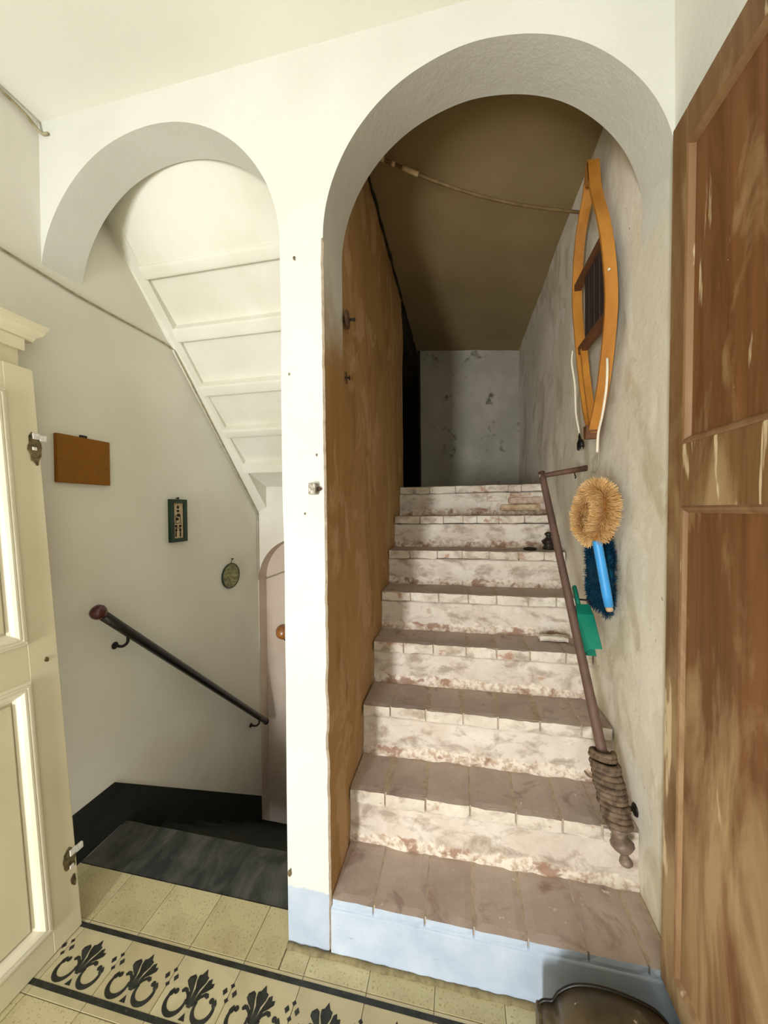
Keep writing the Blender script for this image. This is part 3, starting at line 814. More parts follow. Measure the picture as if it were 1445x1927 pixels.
# chipped hinges on the edge towards the arch
def blob(cy, cw, ry, rw, seed, mat, name, parent, d0=0.0005, d1=0.003, n=26):
    bm = bmesh.new(); P = []
    for i in range(n):
        a = 2 * PI * i / n
        k_ = 1 + 0.55 * noise.noise(Vector((math.cos(a) * 1.6 + seed, math.sin(a) * 1.6, seed)))
        P.append((cy + ry * k_ * math.cos(a), cw + rw * k_ * math.sin(a)))
    A = [bm.verts.new(leafp(d0, *p)) for p in P]; B = [bm.verts.new(leafp(d1, cy + (p[0] - cy) * .93, cw + (p[1] - cw) * .95)) for p in P]
    bm.faces.new(B)
    for i in range(n): bm.faces.new((A[i], A[(i + 1) % n], B[(i + 1) % n], B[i]))
    return obj(name, bm, mat, parent)
for (wc, tl) in ((1.80, 0.0), (0.262, 0.0)):
    hin = blob(-0.115, wc - (0.015 if wc > 1 else -0.005), 0.022, 0.060 if wc > 1 else 0.034, wc, 'chip', 'hinge', leaf)
    if wc > 1: pass
    bm = bmesh.new()
    leafbox(bm, 0.0, 0.006, -0.118, LY1, wc + 0.012, wc + 0.034, 0.001); leafbox(bm, -0.004, 0.006, -0.0955, -0.071, wc + 0.008, wc + 0.030, 0.002)
    obj('hinge_tongue', bm, 'hinge_white', hin)
    bm = bmesh.new(); leafbox(bm, 0.002, 0.006, -0.122, -0.108, wc - 0.03, wc - 0.018, 0.001)
    obj('paint_flake', bm, 'hinge_white', hin)
blob(-0.112, 0.185, 0.008, 0.018, 4.4, 'chip', 'chip', leaf); blob(-0.135, 1.005, 0.008, 0.008, 2.4, 'chip', 'chip', leaf)

# cornice over the doorway in the left wall
cas = thing('door_hood', 'cream moulded cornice on the left wall above the panelled leaf', 'moulding', (-1.17, -0.5, 2.1))
def cornice(x_of, yend, prof, name, mat):
    """prof (projection p from wall, z, extra end y)"""
    bm = bmesh.new()
    a = [bm.verts.new((XL + p, yend + p * 0.55, z_)) for p, z_ in prof]
    b = [bm.verts.new((XL + p, -1.3, z_)) for p, z_ in prof]
    c_ = [bm.verts.new((XL - 0.01, yend + p * 0.55, z_)) for p, z_ in prof]
    for i in range(len(prof) - 1):
        bm.faces.new((a[i], a[i + 1], b[i + 1], b[i])); bm.faces.new((a[i], c_[i], c_[i + 1], a[i + 1]))
    bm.faces.new((a[0], b[0], bm.verts.new((XL - .01, -1.3, prof[0][1])), c_[0])); bm.faces.new((a[-1], c_[-1], bm.verts.new((XL - .01, -1.3, prof[-1][1])), b[-1]))
    return obj(name, bm, mat, cas)
cornice(None, -0.105, [(0.02, 2.180), (0.055, 2.182), (0.058, 2.190), (0.066, 2.200), (0.082, 2.208), (0.090, 2.218), (0.094, 2.228), (0.100, 2.230), (0.100, 2.243), (0.096, 2.246), (0.02, 2.256)], 'cornice', 'cream')
bm = bmesh.new(); box(bm, XL - .01, -1.14, -1.3, -0.104, 2.138, 2.182, 0, 0.001); obj('frieze', bm, 'cream', cas)
bm = bmesh.new(); box(bm, XL - .01, -1.152, -0.22, -0.118, 2.075, 2.139, 0, 0.001); obj('casing', bm, 'cream', cas)
bm = bmesh.new(); lathe(bm, (-1.125, -0.19, 2.249), (0.3, 0, 1), [(0, 0.006), (0.004, 0.006), (0.005, 0.003)], 10); obj('screw', bm, 'chip', cas)

# ------------------------------------------------------------------ brown door opened against the right wall
bd = thing('door_2', 'worn brown panelled wooden door opened flat against the right wall', 'door', (1.02, -0.5, 0.16)); bd['kind'] = 'structure'
BT = 0.029
def bp(p):   # slight sag of the leaf in its own plane
    x, y_, z_ = p
    return Vector((x, y_ - BT * (z_ - 0.2), z_ - 0.30 * 0.0))
def bbox(bm, x0, x1, ya, yb, za, zb, bevel=0.0):
    b2 = bmesh.new(); box(b2, x0, x1, ya, yb, za, zb, 0, bevel)
    for v in b2.verts: v.co = bp(v.co)
    me = bpy.data.meshes.new('tmp'); b2.to_mesh(me); b2.free(); bm.from_mesh(me); bpy.data.meshes.remove(me)
X0, X1 = 1.000, 1.036
YE, YF = -0.004, -1.05
ZB, ZT = 0.178, 2.515
bm = bmesh.new(); bbox(bm, X0, X1, -0.070, YE, ZB, ZT, 0.003); obj('stile', bm, 'brown_frame', bd)
bm = bmesh.new(); bbox(bm, X0, X1, YF, -0.95, ZB, ZT, 0.003); obj('stile', bm, 'brown_frame', bd)
for za, zb in ((ZB, 0.262), (1.532, 1.690), (2.425, ZT)):
    bm = bmesh.new(); bbox(bm, X0 - 0.0005, X1, -0.951, -0.069, za, zb, 0.003); obj('rail', bm, 'brown_frame', bd)
for za, zb, dp in ((0.262, 1.532, 0.006), (1.690, 2.425, 0.010)):
    bm = bmesh.new(); bbox(bm, X0 + dp, X1 - 0.006, -0.951, -0.069, za - .001, zb + .001); obj('panel', bm, 'brown_panel', bd)
    bm = bmesh.new()
    prof = [(0.0, -0.001), (-0.004, 0.004), (-0.002, 0.010), (0.003, 0.014), (dp + 0.001, 0.018)]
    cs = [(-0.070, za, -1, 1), (-0.070, zb, -1, -1), (-0.95, zb, 1, -1), (-0.95, za, 1, 1)]
    rings = [[bm.verts.new(bp((X0 + d, cy + sy * q, cw + sw * q))) for d, q in prof] for (cy, cw, sy, sw) in cs]
    for i in range(4):
        for j in range(len(prof) - 1):
            bm.faces.new((rings[i][j], rings[i][j + 1], rings[(i + 1) % 4][j + 1], rings[(i + 1) % 4][j]))
    obj('bead', bm, 'brown_bead', bd)
bm = bmesh.new()
for zz in (0.55, 2.2):
    tube(bm, [bp((1.040, YE + 0.004, zz - .05)), bp((1.040, YE + 0.004, zz + .05))], 0.006, 8)
obj('hinge', bm, 'rusty', bd)

# ------------------------------------------------------------------ things in the left stairwell
WX = XL + 0.004
def handrail(label, a, b, r0, r1, kn, wallx, mats, brackets, side):
    h = thing('handrail', label, 'handrail', a)
    bm = bmesh.new(); A, B = Vector(a), Vector(b)
    tube(bm, [A + (B - A) * i / 12 for i in range(13)], [r0 + (r1 - r0) * i / 12 for i in range(13)], 14)
    obj('rail', bm, mats[0], h, smooth=True)
    ax = (B - A).normalized()
    bm = bmesh.new(); R_ = kn
    lathe(bm, A - ax * R_ * 1.15, ax, [(0, 0.004), (R_ * .12, R_ * .5), (R_ * .35, R_ * .82), (R_ * .8, R_), (R_ * 1.25, R_ * .92), (R_ * 1.6, R_ * .72), (R_ * 1.75, R_ * .66)], 20)
    obj('knob', bm, mats[1], h, smooth=True)
    bm = bmesh.new(); R_ = kn * 0.75
    lathe(bm, B - ax * R_ * .6, ax, [(0, R_ * .7), (R_ * .25, R_ * .95), (R_ * .8, R_), (R_ * 1.3, R_ * .8), (R_ * 1.6, R_ * .3), (R_ * 1.62, 0.002)], 18)
    obj('end_cap', bm, mats[0], h, smooth=True)
    for f_ in brackets:
        p = A + (B - A) * f_; s = side
        bm = bmesh.new()
        tube(bm, spline([p - Vector((0, 0, r0)), p + Vector((s * 0.004, 0, -r0 - 0.03)), p + Vector((s * 0.03, -0.004, -r0 - 0.05)), Vector((wallx, p.y - 0.006, p.z - r0 - 0.048))], 6), 0.007, 8)
        lathe(bm, (wallx, p.y - 0.006, p.z - r0 - 0.048), (-s, 0, 0), [(0, 0.018), (0.004, 0.016), (0.006, 0.009)], 12)
        obj('bracket', bm, 'iron', h, smooth=True)
    return h
handrail('black round handrail with dark red knob descending on the left wall', (-1.125, 0.150, 1.085), (-1.125, 1.535, -0.195), 0.022, 0.022, 0.034, WX, ('black_wood', 'dark_red_knob'), (0.10, 0.93), -1)
handrail('handrail with amber ball end peeking out behind the white pillar', (-0.238, 0.150, 1.050), (-0.238, 1.45, -0.06), 0.020, 0.020, 0.030, PL - 0.002, ('black_wood', 'amber_knob'), (0.12, 0.9), 1)

b = thing('wall_board', 'plain orange-brown square board hung on the left wall', 'board', (WX, 0.145, 1.76))
bm = bmesh.new(); box(bm, WX - 0.004, WX + 0.016, 0.030, 0.262, 1.660, 1.864, 0, 0.002); obj('board', bm, 'orange_board', b)
bm = bmesh.new(); box(bm, WX, WX + 0.010, 0.132, 0.160, 1.863, 1.875); obj('hanger', bm, 'iron', b)

fr = thing('framed_print', 'narrow dark green framed print with small figures on the left wall', 'picture', (WX, 0.69, 1.48))
ya, yb, za, zb = 0.628, 0.755, 1.355, 1.606
for q in ((ya, ya + .024, za, zb), (yb - .024, yb, za, zb), (ya + .024, yb - .024, za, za + .022), (ya + .024, yb - .024, zb - .022, zb)):
    bm = bmesh.new(); box(bm, WX - .004, WX + 0.020, *q, 0, 0.002); obj('frame_bar', bm, 'green_frame', fr)
bm = bmesh.new(); box(bm, WX - .002, WX + 0.008, ya + .022, yb - .022, za + .02, zb - .02); pr_ = obj('print', bm, 'ivory', fr)
bm = bmesh.new()
cyy = (ya + yb) / 2
def pdisc(cy, cz, ry, rz, n=14, d=0.0086):
    bm.faces.new([bm.verts.new((WX + d, cy + ry * math.cos(2 * PI * i / n), cz + rz * math.sin(2 * PI * i / n))) for i in range(n)])
def prect(a, b2, c, d_, d=0.0086):
    bm.faces.new([bm.verts.new((WX + d, a, c)), bm.verts.new((WX + d, b2, c)), bm.verts.new((WX + d, b2, d_)), bm.verts.new((WX + d, a, d_))])
pdisc(cyy, 1.560, .010, .010); pdisc(cyy, 1.537, .012, .007); pdisc(cyy + .004, 1.512, .014, .010); pdisc(cyy - .006, 1.490, .012, .009)
for s in (-1, 1):
    prect(cyy + s * .017 - .003, cyy + s * .017 + .003, 1.47, 1.515); pdisc(cyy + s * .016, 1.448, .011, .008); pdisc(cyy + s * .016, 1.424, .009, .011); prect(cyy + s * .017 - .006, cyy + s * .017 + .005, 1.385, 1.412)
prect(cyy - .027, cyy + .027, 1.4625, 1.4665); prect(cyy - .024, cyy + .024, 1.436, 1.439)
obj('figure_drawing', bm, 'ink', pr_)
bm = bmesh.new(); lathe(bm, (WX - .002, cyy, 1.613), (1, 0, 0), [(0, .003), (.012, .003), (.013, .007), (.016, .006)], 10); obj('nail', bm, 'iron', fr)

ov = thing('oval_plaque', 'small oval painted landscape plaque hanging from a nail on the left wall', 'picture', (WX, 1.19, 1.06))
oc = (1.196, 1.063)
bm = bmesh.new(); n = 32
def oring(s, d): return [bm.verts.new((WX + d, oc[0] + 0.100 * s * math.cos(2 * PI * i / n), oc[1] + 0.090 * s * math.sin(2 * PI * i / n))) for i in range(n)]
rg = [oring(*q) for q in ((1.0, 0.0), (1.02, 0.006), (1.0, 0.011), (0.955, 0.010), (0.94, 0.007))]
for p_, q_ in zip(rg, rg[1:]):
    for i in range(n): bm.faces.new((p_[i], p_[(i + 1) % n], q_[(i + 1) % n], q_[i]))
obj('rim', bm, 'green_frame', ov, smooth=True)
bm = bmesh.new(); bm.faces.new(oring(0.945, 0.0075)); obj('painting', bm, 'landscape', ov)
bm = bmesh.new(); tube(bm, [(WX + .004, 1.196, 1.150), (WX + .006, 1.204, 1.164), (WX + .006, 1.212, 1.182)], .0025, 6); lathe(bm, (WX - .002, 1.213, 1.184), (1, 0, 0), [(0, .003), (.012, .003), (.013, .007), (.016, .005)], 10)
obj('hanger', bm, 'iron', ov)

def wavy(pts, r, n, name, label, mat='cable', amp=0.0):
    bm = bmesh.new(); P = spline(pts, n)
    P = [p + Vector((0, nz(p, 6, 1.0), nz(p, 6, 4.0))) * amp for p in P]
    tube(bm, P, r, 8)
    return tag(obj(name, bm, mat, smooth=True), label, 'cable')
cx_ = XL + 0.006
wavy([(cx_, -0.60, 2.525), (cx_, -0.142, 2.504), (cx_, 0.154, 2.489), (cx_, 0.42, 2.492), (cx_, 0.668, 2.488), (cx_ + .012, 0.72, 2.43), (cx_ + .008, 1.1, 2.02), (cx_ + .006, 1.545, 1.535), (cx_ + .006, 1.566, 1.50), (cx_ + .006, 1.569, 1.20), (cx_ + .006, 1.566, 0.962)], 0.0042, 14, 'cable', 'thin painted cable sagging along the left wall and down beside the stair underside', amp=0.003)
wavy([(cx_ + .01, -0.40, 3.085), (cx_ + .01, -0.10, 3.078), (cx_ + .016, -0.012, 3.05), (cx_ + .05, -0.006, 3.040)], 0.006, 8, 'cable', 'short painted cable end in the upper left corner below the room ceiling', amp=0.002)
wavy([(-1.19, 1.69, 0.955), (-1.10, 1.69, 0.985), (-0.99, 1.69, 1.02), (-0.80, 1.69, 1.04)], 0.006, 8, 'cable', 'rusty cable crossing inside the small arched passage', amp=0.003)

# ------------------------------------------------------------------ latch catch, peg, nails
lc = thing('latch_catch', 'small paint-spotted metal catch fixed to the white pillar front', 'latch', (-0.035, 0.0, 1.605))
bm = bmesh.new(); box(bm, -0.052, -0.026, -0.030, 0.004, 1.585, 1.624, 0, 0.004); obj('catch_block', bm, 'old_metal', lc)
bm = bmesh.new(); tube(bm, [(-0.022 + 0.006 * math.cos(a), -0.008, 1.604 + 0.006 * math.sin(a)) for a in [2 * PI * i / 12 for i in range(13)]], 0.0022, 6, cap=False); tube(bm, [(-0.026, -0.008, 1.604), (-0.012, -0.004, 1.604)], .002, 6); obj('staple', bm, 'rusty', lc)
pg = thing('coat_peg', 'brown disc-headed coat peg on the left jamb of the right arch', 'peg', (0.0, 0.23, 2.285))
bm = bmesh.new(); lathe(bm, (-0.004, 0.222, 2.288), (1, 0.12, 0), [(0, 0.008), (0.010, 0.010), (0.014, 0.034), (0.020, 0.036), (0.024, 0.030), (0.026, 0.006)], 20)
obj('peg_head', bm, 'old_wood', pg, smooth=True)
bm = bmesh.new(); lathe(bm, (0.018, 0.224, 2.288), (1, 0.2, 0), [(0, 0.005), (0.022, 0.005), (0.026, 0.008), (0.028, 0.006)], 10); obj('peg_tip', bm, 'iron', pg)
nl = thing('wall_nail', 'black headed nail in the brown plaster below the coat peg', 'nail', (0, 0.236, 2.06))
bm = bmesh.new(); lathe(bm, (-0.006, 0.236, 2.064), (1, 0.2, 0), [(0, .004), (.020, .004), (.021, .010), (.025, .009)], 10); obj('nail', bm, 'iron', nl)
bm = bmesh.new(); tube(bm, [(0.003, 0.232, 2.085), (0.006, 0.236, 2.064), (0.004, 0.240, 2.04)], .003, 6); obj('wire_end', bm, 'rusty', nl)

# ------------------------------------------------------------------ cane across the corridor
A_, B_ = Vector((0.060, 0.53, 3.215)), Vector((1.045, 0.788, 2.978))
bm = bmesh.new()
P = [A_.lerp(B_, i / 24) - Vector((0, 0, 0.055 * math.sin(PI * i / 24))) for i in range(25)]
ca = thing('cane', 'long sagging brown cane spanning the corridor below its ceiling', 'cane', B_)
tube(bm, P, [0.0075 + 0.0015 * nz((i, 0, 0), .7) for i in range(25)], 10); obj('rod', bm, 'pipe', ca, smooth=True)
for a_, b_ in ((0.5, 1.2), (2.0, 2.4), (3.2, 5.0)):
    bm = bmesh.new()
    tube(bm, [A_.lerp(B_, q / 24) - Vector((0, 0, 0.055 * math.sin(PI * q / 24))) for q in (a_, (a_ + b_) / 2, b_)], 0.0105, 10); obj('tape', bm, 'tape', ca, smooth=True)

# ------------------------------------------------------------------ leaning wooden stair rail, its rope, bracket
sr = thing('handrail', 'brown wooden stair rail with turned finial along the right corridor wall', 'handrail', (0.845, 0.73, 1.69))
PT, TIP = Vector((0.844, 0.732, 1.690)), Vector((0.980, 0.155, 0.336))
PB = TIP - (TIP - PT).normalized() * 0.045
dr = (PB - PT).normalized()
bm = bmesh.new(); tube(bm, [PT - dr * 0.02 + (PB - PT) * i / 20 for i in range(21)], [0.0155 + 0.0035 * i / 20 for i in range(21)], 14); obj('pole', bm, 'rail_wood', sr, smooth=True)
bm = bmesh.new()
lathe(bm, TIP - dr * 0.116, dr, [(d_ * 0.70, r_ * 0.84) for d_, r_ in [(0, 0.024), (0.012, 0.036), (0.026, 0.037), (0.036, 0.026), (0.044, 0.023), (0.054, 0.030), (0.070, 0.043), (0.086, 0.043), (0.104, 0.030), (0.116, 0.016), (0.122, 0.014), (0.132, 0.020), (0.144, 0.025), (0.156, 0.022), (0.164, 0.013), (0.166, 0.004)]], 22)
obj('finial', bm, 'turned_wood', sr, smooth=True)
bm = bmesh.new(); tube(bm, [PT + Vector((0.0, 0, 0.0)), Vector((1.05, 0.732, 1.722))], [0.012, 0.014], 12); obj('bracket_arm', bm, 'old_wood', sr, smooth=True)
bm = bmesh.new(); lathe(bm, PT + Vector((-0.018, -.004, 0.0)), (1, 0, 0.05), [(0, 0.009), (0.004, 0.010), (0.02, 0.008)], 10); obj('arm_end', bm, 'turned_wood', sr)
bm = bmesh.new(); tube(bm, spline([Vector((0.99, 0.730, 1.708)), Vector((0.99, 0.728, 1.692)), Vector((0.994, 0.726, 1.680)), Vector((0.990, 0.724, 1.672))], 5), 0.003, 6); obj('hook', bm, 'iron', sr)
hp = PT + (TIP - PT) * 0.905
bm = bmesh.new(); tube(bm, spline([hp, hp + Vector((0.04, 0.03, 0.0)), Vector((1.02, hp.y + 0.04, hp.z + 0.0)), Vector((1.052, hp.y + 0.05, hp.z - 0.01))], 6), 0.008, 8)
lathe(bm, (1.05, hp.y + .05, hp.z - .01), (-1, 0, 0), [(0, .022), (.006, .02), (.008, .008)], 10)
obj('wall_hook', bm, 'iron', sr)
rc = bmesh.new()
turns, n = 13, 13 * 18
q0, q1 = 0.800, 0.955
pts = []
e1 = Vector((1, 0, 0)); e2 = dr.cross(e1).normalized()
for i in range(n + 1):
    u = i / n; a = 2 * PI * turns * u
    c0 = PT + (PB - PT) * (q0 + (q1 - q0) * u + 0.006 * nz((i * .06, 0, 0), 1, 3))
    R_ = 0.034 + 0.007 * math.sin(PI * u) + 0.006 * nz((i * 0.05, 0, 0), 1, 8)
    pts.append(c0 + e1 * (R_ * math.cos(a)) + e2 * (R_ * math.sin(a)) + dr * 0.010 * math.sin(a + 0.6))
tube(rc, pts, 0.0102, 8)
rope = thing('rope', 'dusty brown rope wound round the lower end of the stair rail', 'rope', PB)
obj('coil', rc, 'rope', rope, smooth=True)
bm = bmesh.new()
mid = PT + (PB - PT) * 0.885
tube(bm, spline([mid + e1 * -0.045 + e2 * 0.0 - dr * .02, mid - e2 * 0.05 + e1 * -.02, mid - e2 * 0.052 + e1 * 0.02 + dr * .03, mid + e1 * 0.045 + dr * 0.05], 6), 0.010, 8); obj('crossing_strand', bm, 'rope', rope, smooth=True)
bm = bmesh.new(); tube(bm, spline([mid + e1 * -0.040 - dr * .03, mid + e1 * -0.062 - dr * .036, mid + e1 * -0.074 - dr * .05], 5), [0.004] * 10 + [0.003], 6); obj('frayed_end', bm, 'rope', rope)

# ------------------------------------------------------------------ bent-wood frame hanging on the right wall
yk = thing('bed_warmer', 'honey-coloured lens-shaped bent-wood frame hanging on the right corridor wall', 'frame', (1.0, 0.47, 1.83))
def bent(name, pts, wx0, wx1, th, mat, parent):
    bm = bmesh.new(); P = spline([(0, a, b_) for a, b_ in pts], 8); rows = []
    for i, p in enumerate(P):
        tgt = (P[min(i + 1, len(P) - 1)] - P[max(i - 1, 0)]).normalized(); nn = Vector((0, -tgt.z, tgt.y))
        o_ = p + nn * th
        rows.append([bm.verts.new((wx0, p.y, p.z)), bm.verts.new((wx1, p.y, p.z)), bm.verts.new((wx1, o_.y, o_.z)), bm.verts.new((wx0, o_.y, o_.z))])
    for a, b_ in zip(rows, rows[1:]):
        for k in range(4): bm.faces.new((a[k], a[(k + 1) % 4], b_[(k + 1) % 4], b_[k]))
    bm.faces.new(rows[0]); bm.faces.new(rows[-1][::-1])
    return obj(name, bm, mat, parent)
near = [(0.455, 2.935), (0.428, 2.80), (0.350, 2.615), (0.305, 2.461), (0.283, 2.285), (0.312, 2.131), (0.372, 1.974), (0.465, 1.835)]
far = [(0.490, 2.935), (0.545, 2.85), (0.628, 2.76), (0.676, 2.608), (0.684, 2.50), (0.672, 2.405), (0.615, 2.164), (0.545, 1.95), (0.478, 1.835)]
bent('bent_slat', near, 0.966, 1.008, 0.012, 'yoke_wood', yk)
bent('bent_slat', far, 0.968, 1.008, -0.012, 'yoke_wood', yk)
bent('bent_slat', [(0.585, 2.225), (0.550, 2.09), (0.505, 1.95), (0.468, 1.835)], 0.972, 0.998, -0.012, 'yoke_wood', yk)
bm = bmesh.new(); poly_prism(bm, [(0.966, 0.462, 2.945), (0.966, 0.484, 2.945), (0.966, 0.500, 2.90), (0.966, 0.494, 2.86), (0.966, 0.448, 2.85)], (0.042, 0, 0)); obj('top_block', bm, 'yoke_wood', yk)
bm = bmesh.new(); poly_prism(bm, [(0.955, 0.452, 1.868), (0.955, 0.492, 1.868), (0.955, 0.486, 1.815), (0.955, 0.462, 1.815)], (0.045, 0, 0)); obj('bottom_block', bm, 'yoke_bar', yk)
tray = obj('tray_back', (lambda b_: (box(b_, 1.000, 1.006, 0.345, 0.60, 2.23, 2.545), b_)[1])(bmesh.new()), 'yoke_dark', yk)
for i in range(4):
    bm = bmesh.new(); a = 0.352 + i * 0.058
    box(bm, 0.990, 1.0, a, a + 0.052, 2.235, 2.54, 0, 0.002); obj('slat', bm, 'yoke_dark', yk)
bm = bmesh.new(); box(bm, 0.975, 1.0, 0.290, 0.640, 2.218, 2.258, 0, 0.003); obj('crossbar', bm, 'yoke_bar', yk)
bm = bmesh.new(); box(bm, 0.975, 1.005, 0.350, 0.690, 2.535, 2.565, 0, 0.003); obj('crossbar', bm, 'yoke_bar', yk)
for zz in (2.42, 2.36):
    pass
bm = bmesh.new(); lathe(bm, (0.98, 0.292, 2.39), (0, -1, 0), [(0, 0.004), (0.006, 0.0045), (0.008, 0.002)], 10); obj('screw', bm, 'cord', yk)
bm = bmesh.new()
tube(bm, spline([(0.965, 0.665, 2.26), (0.960, 0.660, 2.20), (0.975, 0.668, 2.10), (0.985, 0.690, 1.98), (1.0, 0.700, 1.90), (1.0, 0.690, 1.872)], 8), 0.0045, 8)
obj('power_cord', bm, 'cord', yk, smooth=True)
bm = bmesh.new()
tube(bm, spline([(0.972, 0.285, 2.07), (0.966, 0.268, 2.02), (0.960, 0.262, 1.95), (0.958, 0.292, 1.87), (0.958, 0.332, 1.81), (0.958, 0.345, 1.74)], 8), 0.0045, 8)
obj('power_cord', bm, 'cord', yk, smooth=True)
bm = bmesh.new(); lathe(bm, (1.0, 0.694, 1.880), (0.0, -0.32, -1), [(0, 0.006), (0.01, 0.009), (0.03, 0.012), (0.045, 0.026), (0.072, 0.030), (0.076, 0.026)], 14)
for v in bm.verts: v.co.x = 1.0 + (v.co.x - 1.0) * 0.5
pl_ = obj('plug', bm, 'black_plastic', yk, smooth=True)
bm = bmesh.new()
for dy in (-0.012, 0.012):
    lathe(bm, (1.0, 0.670 + dy, 1.81), (0, -0.32, -1), [(0, 0.0028), (0.022, 0.0028), (0.024, 0.001)], 8)
obj('plug_pin', bm, 'old_metal', pl_)
wl = thing('wire_loop', 'thin hanging wire loop below the bent-wood frame on the right wall', 'wire', (1.04, 0.62, 1.75))
bm = bmesh.new(); tube(bm, spline([(1.02, 0.52, 1.83), (1.03, 0.585, 1.76), (1.035, 0.635, 1.735), (1.035, 0.632, 1.70), (1.032, 0.600, 1.685), (1.030, 0.565, 1.70), (1.030, 0.535, 1.755), (1.020, 0.505, 1.83)], 8), 0.0022, 6); obj('wire', bm, 'wire', wl, smooth=True)

# ------------------------------------------------------------------ fibre brush, duster, dustpan on the right wall
br = thing('cobweb_brush', 'tan fibre loop brush with blue handle hanging on the right wall', 'brush', (0.95, 0.29, 1.15))
rb = random.Random(3)
H = Vector((0.62, -0.785, 0)); V_ = Vector((0, 0, 1)); O_ = H.cross(V_).normalized()
if O_.x > 0: O_ = -O_
cc = Vector((0.935, 0.315, 1.518))
loop = [cc + H * a * 0.85 + V_ * b_ * 0.9 + O_ * c_ for a, b_, c_ in ((0.010, -0.100, 0), (0.040, -0.055, 0.005), (0.060, 0.000, .01), (0.056, 0.060, .01), (0.020, 0.090, .01), (-0.020, 0.070, 0), (-0.050, 0.020, -.005), (-0.065, -0.035, -.005), (-0.040, -0.085, 0.), (0.0, -0.105, 0))]
LP = spline(loop, 10)
bm = bmesh.new(); tube(bm, LP, 0.012, 8); obj('wire_core', bm, 'fibre_core', br)
bm = bmesh.new()
for i in range(len(LP) - 1):
    tg_ = (LP[i + 1] - LP[i]).normalized()
    for j in range(95):
        d = Vector((rb.gauss(0, 1), rb.gauss(0, 1), rb.gauss(0, 1))); d = (d - tg_ * d.dot(tg_)).normalized()
        d = (d + tg_ * rb.gauss(0, 0.18)).normalized()
        s = LP[i].lerp(LP[i + 1], rb.random()); L = (0.046 + 0.10 * max(-0.1, min(0.1, (s - cc).dot(H)))) * (0.8 + 0.3 * rb.random())
        side = d.cross(Vector((rb.gauss(0, 1), rb.gauss(0, 1), rb.gauss(0, 1)))).normalized() * 0.0011
        tip = s + d * L + Vector((0, 0, -0.006 * rb.random()))
        if tip.x > 1.040: tip.x = 1.040 - 0.004 * rb.random()
        bm.faces.new((bm.verts.new(s - side), bm.verts.new(s + side), bm.verts.new(tip + side * .6), bm.verts.new(tip - side * .6)))
o = obj('bristles', bm, 'fibre', br, recalc=False); o['kind'] = 'stuff'
HA, HB = Vector((0.940, 0.298, 1.412)), Vector((0.985, 0.306, 1.150))
hd = (HB - HA).normalized()
bm = bmesh.new(); lathe(bm, HA, hd, [(0, 0.010), (0.004, 0.0155), (0.02, 0.0160), (0.20, 0.0165), (0.25, 0.0150), (0.252, 0.010)], 18); obj('handle', bm, 'blue_plastic', br, smooth=True)
bm = bmesh.new(); lathe(bm, HB - hd * 0.016, hd, [(0, 0.0125), (0.012, 0.0125), (0.018, 0.011), (0.019, 0.004)], 16); obj('handle_tip', bm, 'brick_pale', br, smooth=True)
bm = bmesh.new(); lathe(bm, HA - hd * 0.02, hd, [(0, 0.011), (0.03, 0.011)], 12); obj('ferrule', bm, 'fibre_core', br)

dm = thing('duster', 'flat navy-blue fluffy duster hanging behind the blue brush handle', 'duster', (1.02, 0.46, 1.1))
def duster_pt(u, v):
    a = 2 * PI * u
    return a
bm = bmesh.new()
nu, nv = 40, 20
c0 = Vector((1.012, 0.485, 1.255))
out = []
def sup(a, p): return math.copysign(abs(a) ** p, a)
for i in range(nu):
    row = []
    for j in range(nv + 1):
        th_ = 2 * PI * i / nu; ph = -PI / 2 + PI * j / nv
        y_ = 0.120 * sup(math.cos(th_), .42) * sup(math.cos(ph), .4); z_ = 0.150 * sup(math.sin(th_), .6) * sup(math.cos(ph), .5)
        x_ = 0.022 * math.sin(ph)
        p = Vector((x_, y_, z_)); p *= 1 + 0.03 * nz(p, 60, 2) + .03 * nz(p, 25, 5)
        row.append(bm.verts.new(c0 + p))
    out.append(row)
for i in range(nu):
    for j in range(nv): bm.faces.new((out[i][j], out[(i + 1) % nu][j], out[(i + 1) % nu][j + 1], out[i][j + 1]))
bmesh.ops.remove_doubles(bm, verts=bm.verts, dist=0.0003)
fp = [(v.co.copy(), (v.co - c0)) for v in bm.verts]
obj('pad', bm, 'navy', dm, smooth=True)
bm = bmesh.new()
for i in range(5200):
    p, nrm = rb.choice(fp)
    d = Vector((nrm.x * 12, nrm.y * 2.2, nrm.z * 2.0)); d = (d.normalized() + Vector((rb.gauss(0, .4), rb.gauss(0, .4), rb.gauss(0, .4) - .25))).normalized()
    s = p + Vector((rb.gauss(0, .002), rb.gauss(0, .008), rb.gauss(0, .008))); tip = s + d * 0.016 * (0.6 + 0.6 * rb.random())
    tip.x = min(tip.x, 1.044)
    w_ = d.cross(Vector((rb.gauss(0, 1), rb.gauss(0, 1), rb.gauss(0, 1)))).normalized() * 0.0016
    bm.faces.new((bm.verts.new(s - w_), bm.verts.new(s + w_), bm.verts.new(tip)))
o = obj('pile', bm, 'navy', dm, recalc=False); o['kind'] = 'stuff'
bm = bmesh.new(); tube(bm, [(1.045, 0.43, 1.415), (1.018, 0.43, 1.40), (1.014, 0.43, 1.37)], .004, 6); obj('hanging_loop', bm, 'black_plastic', dm)

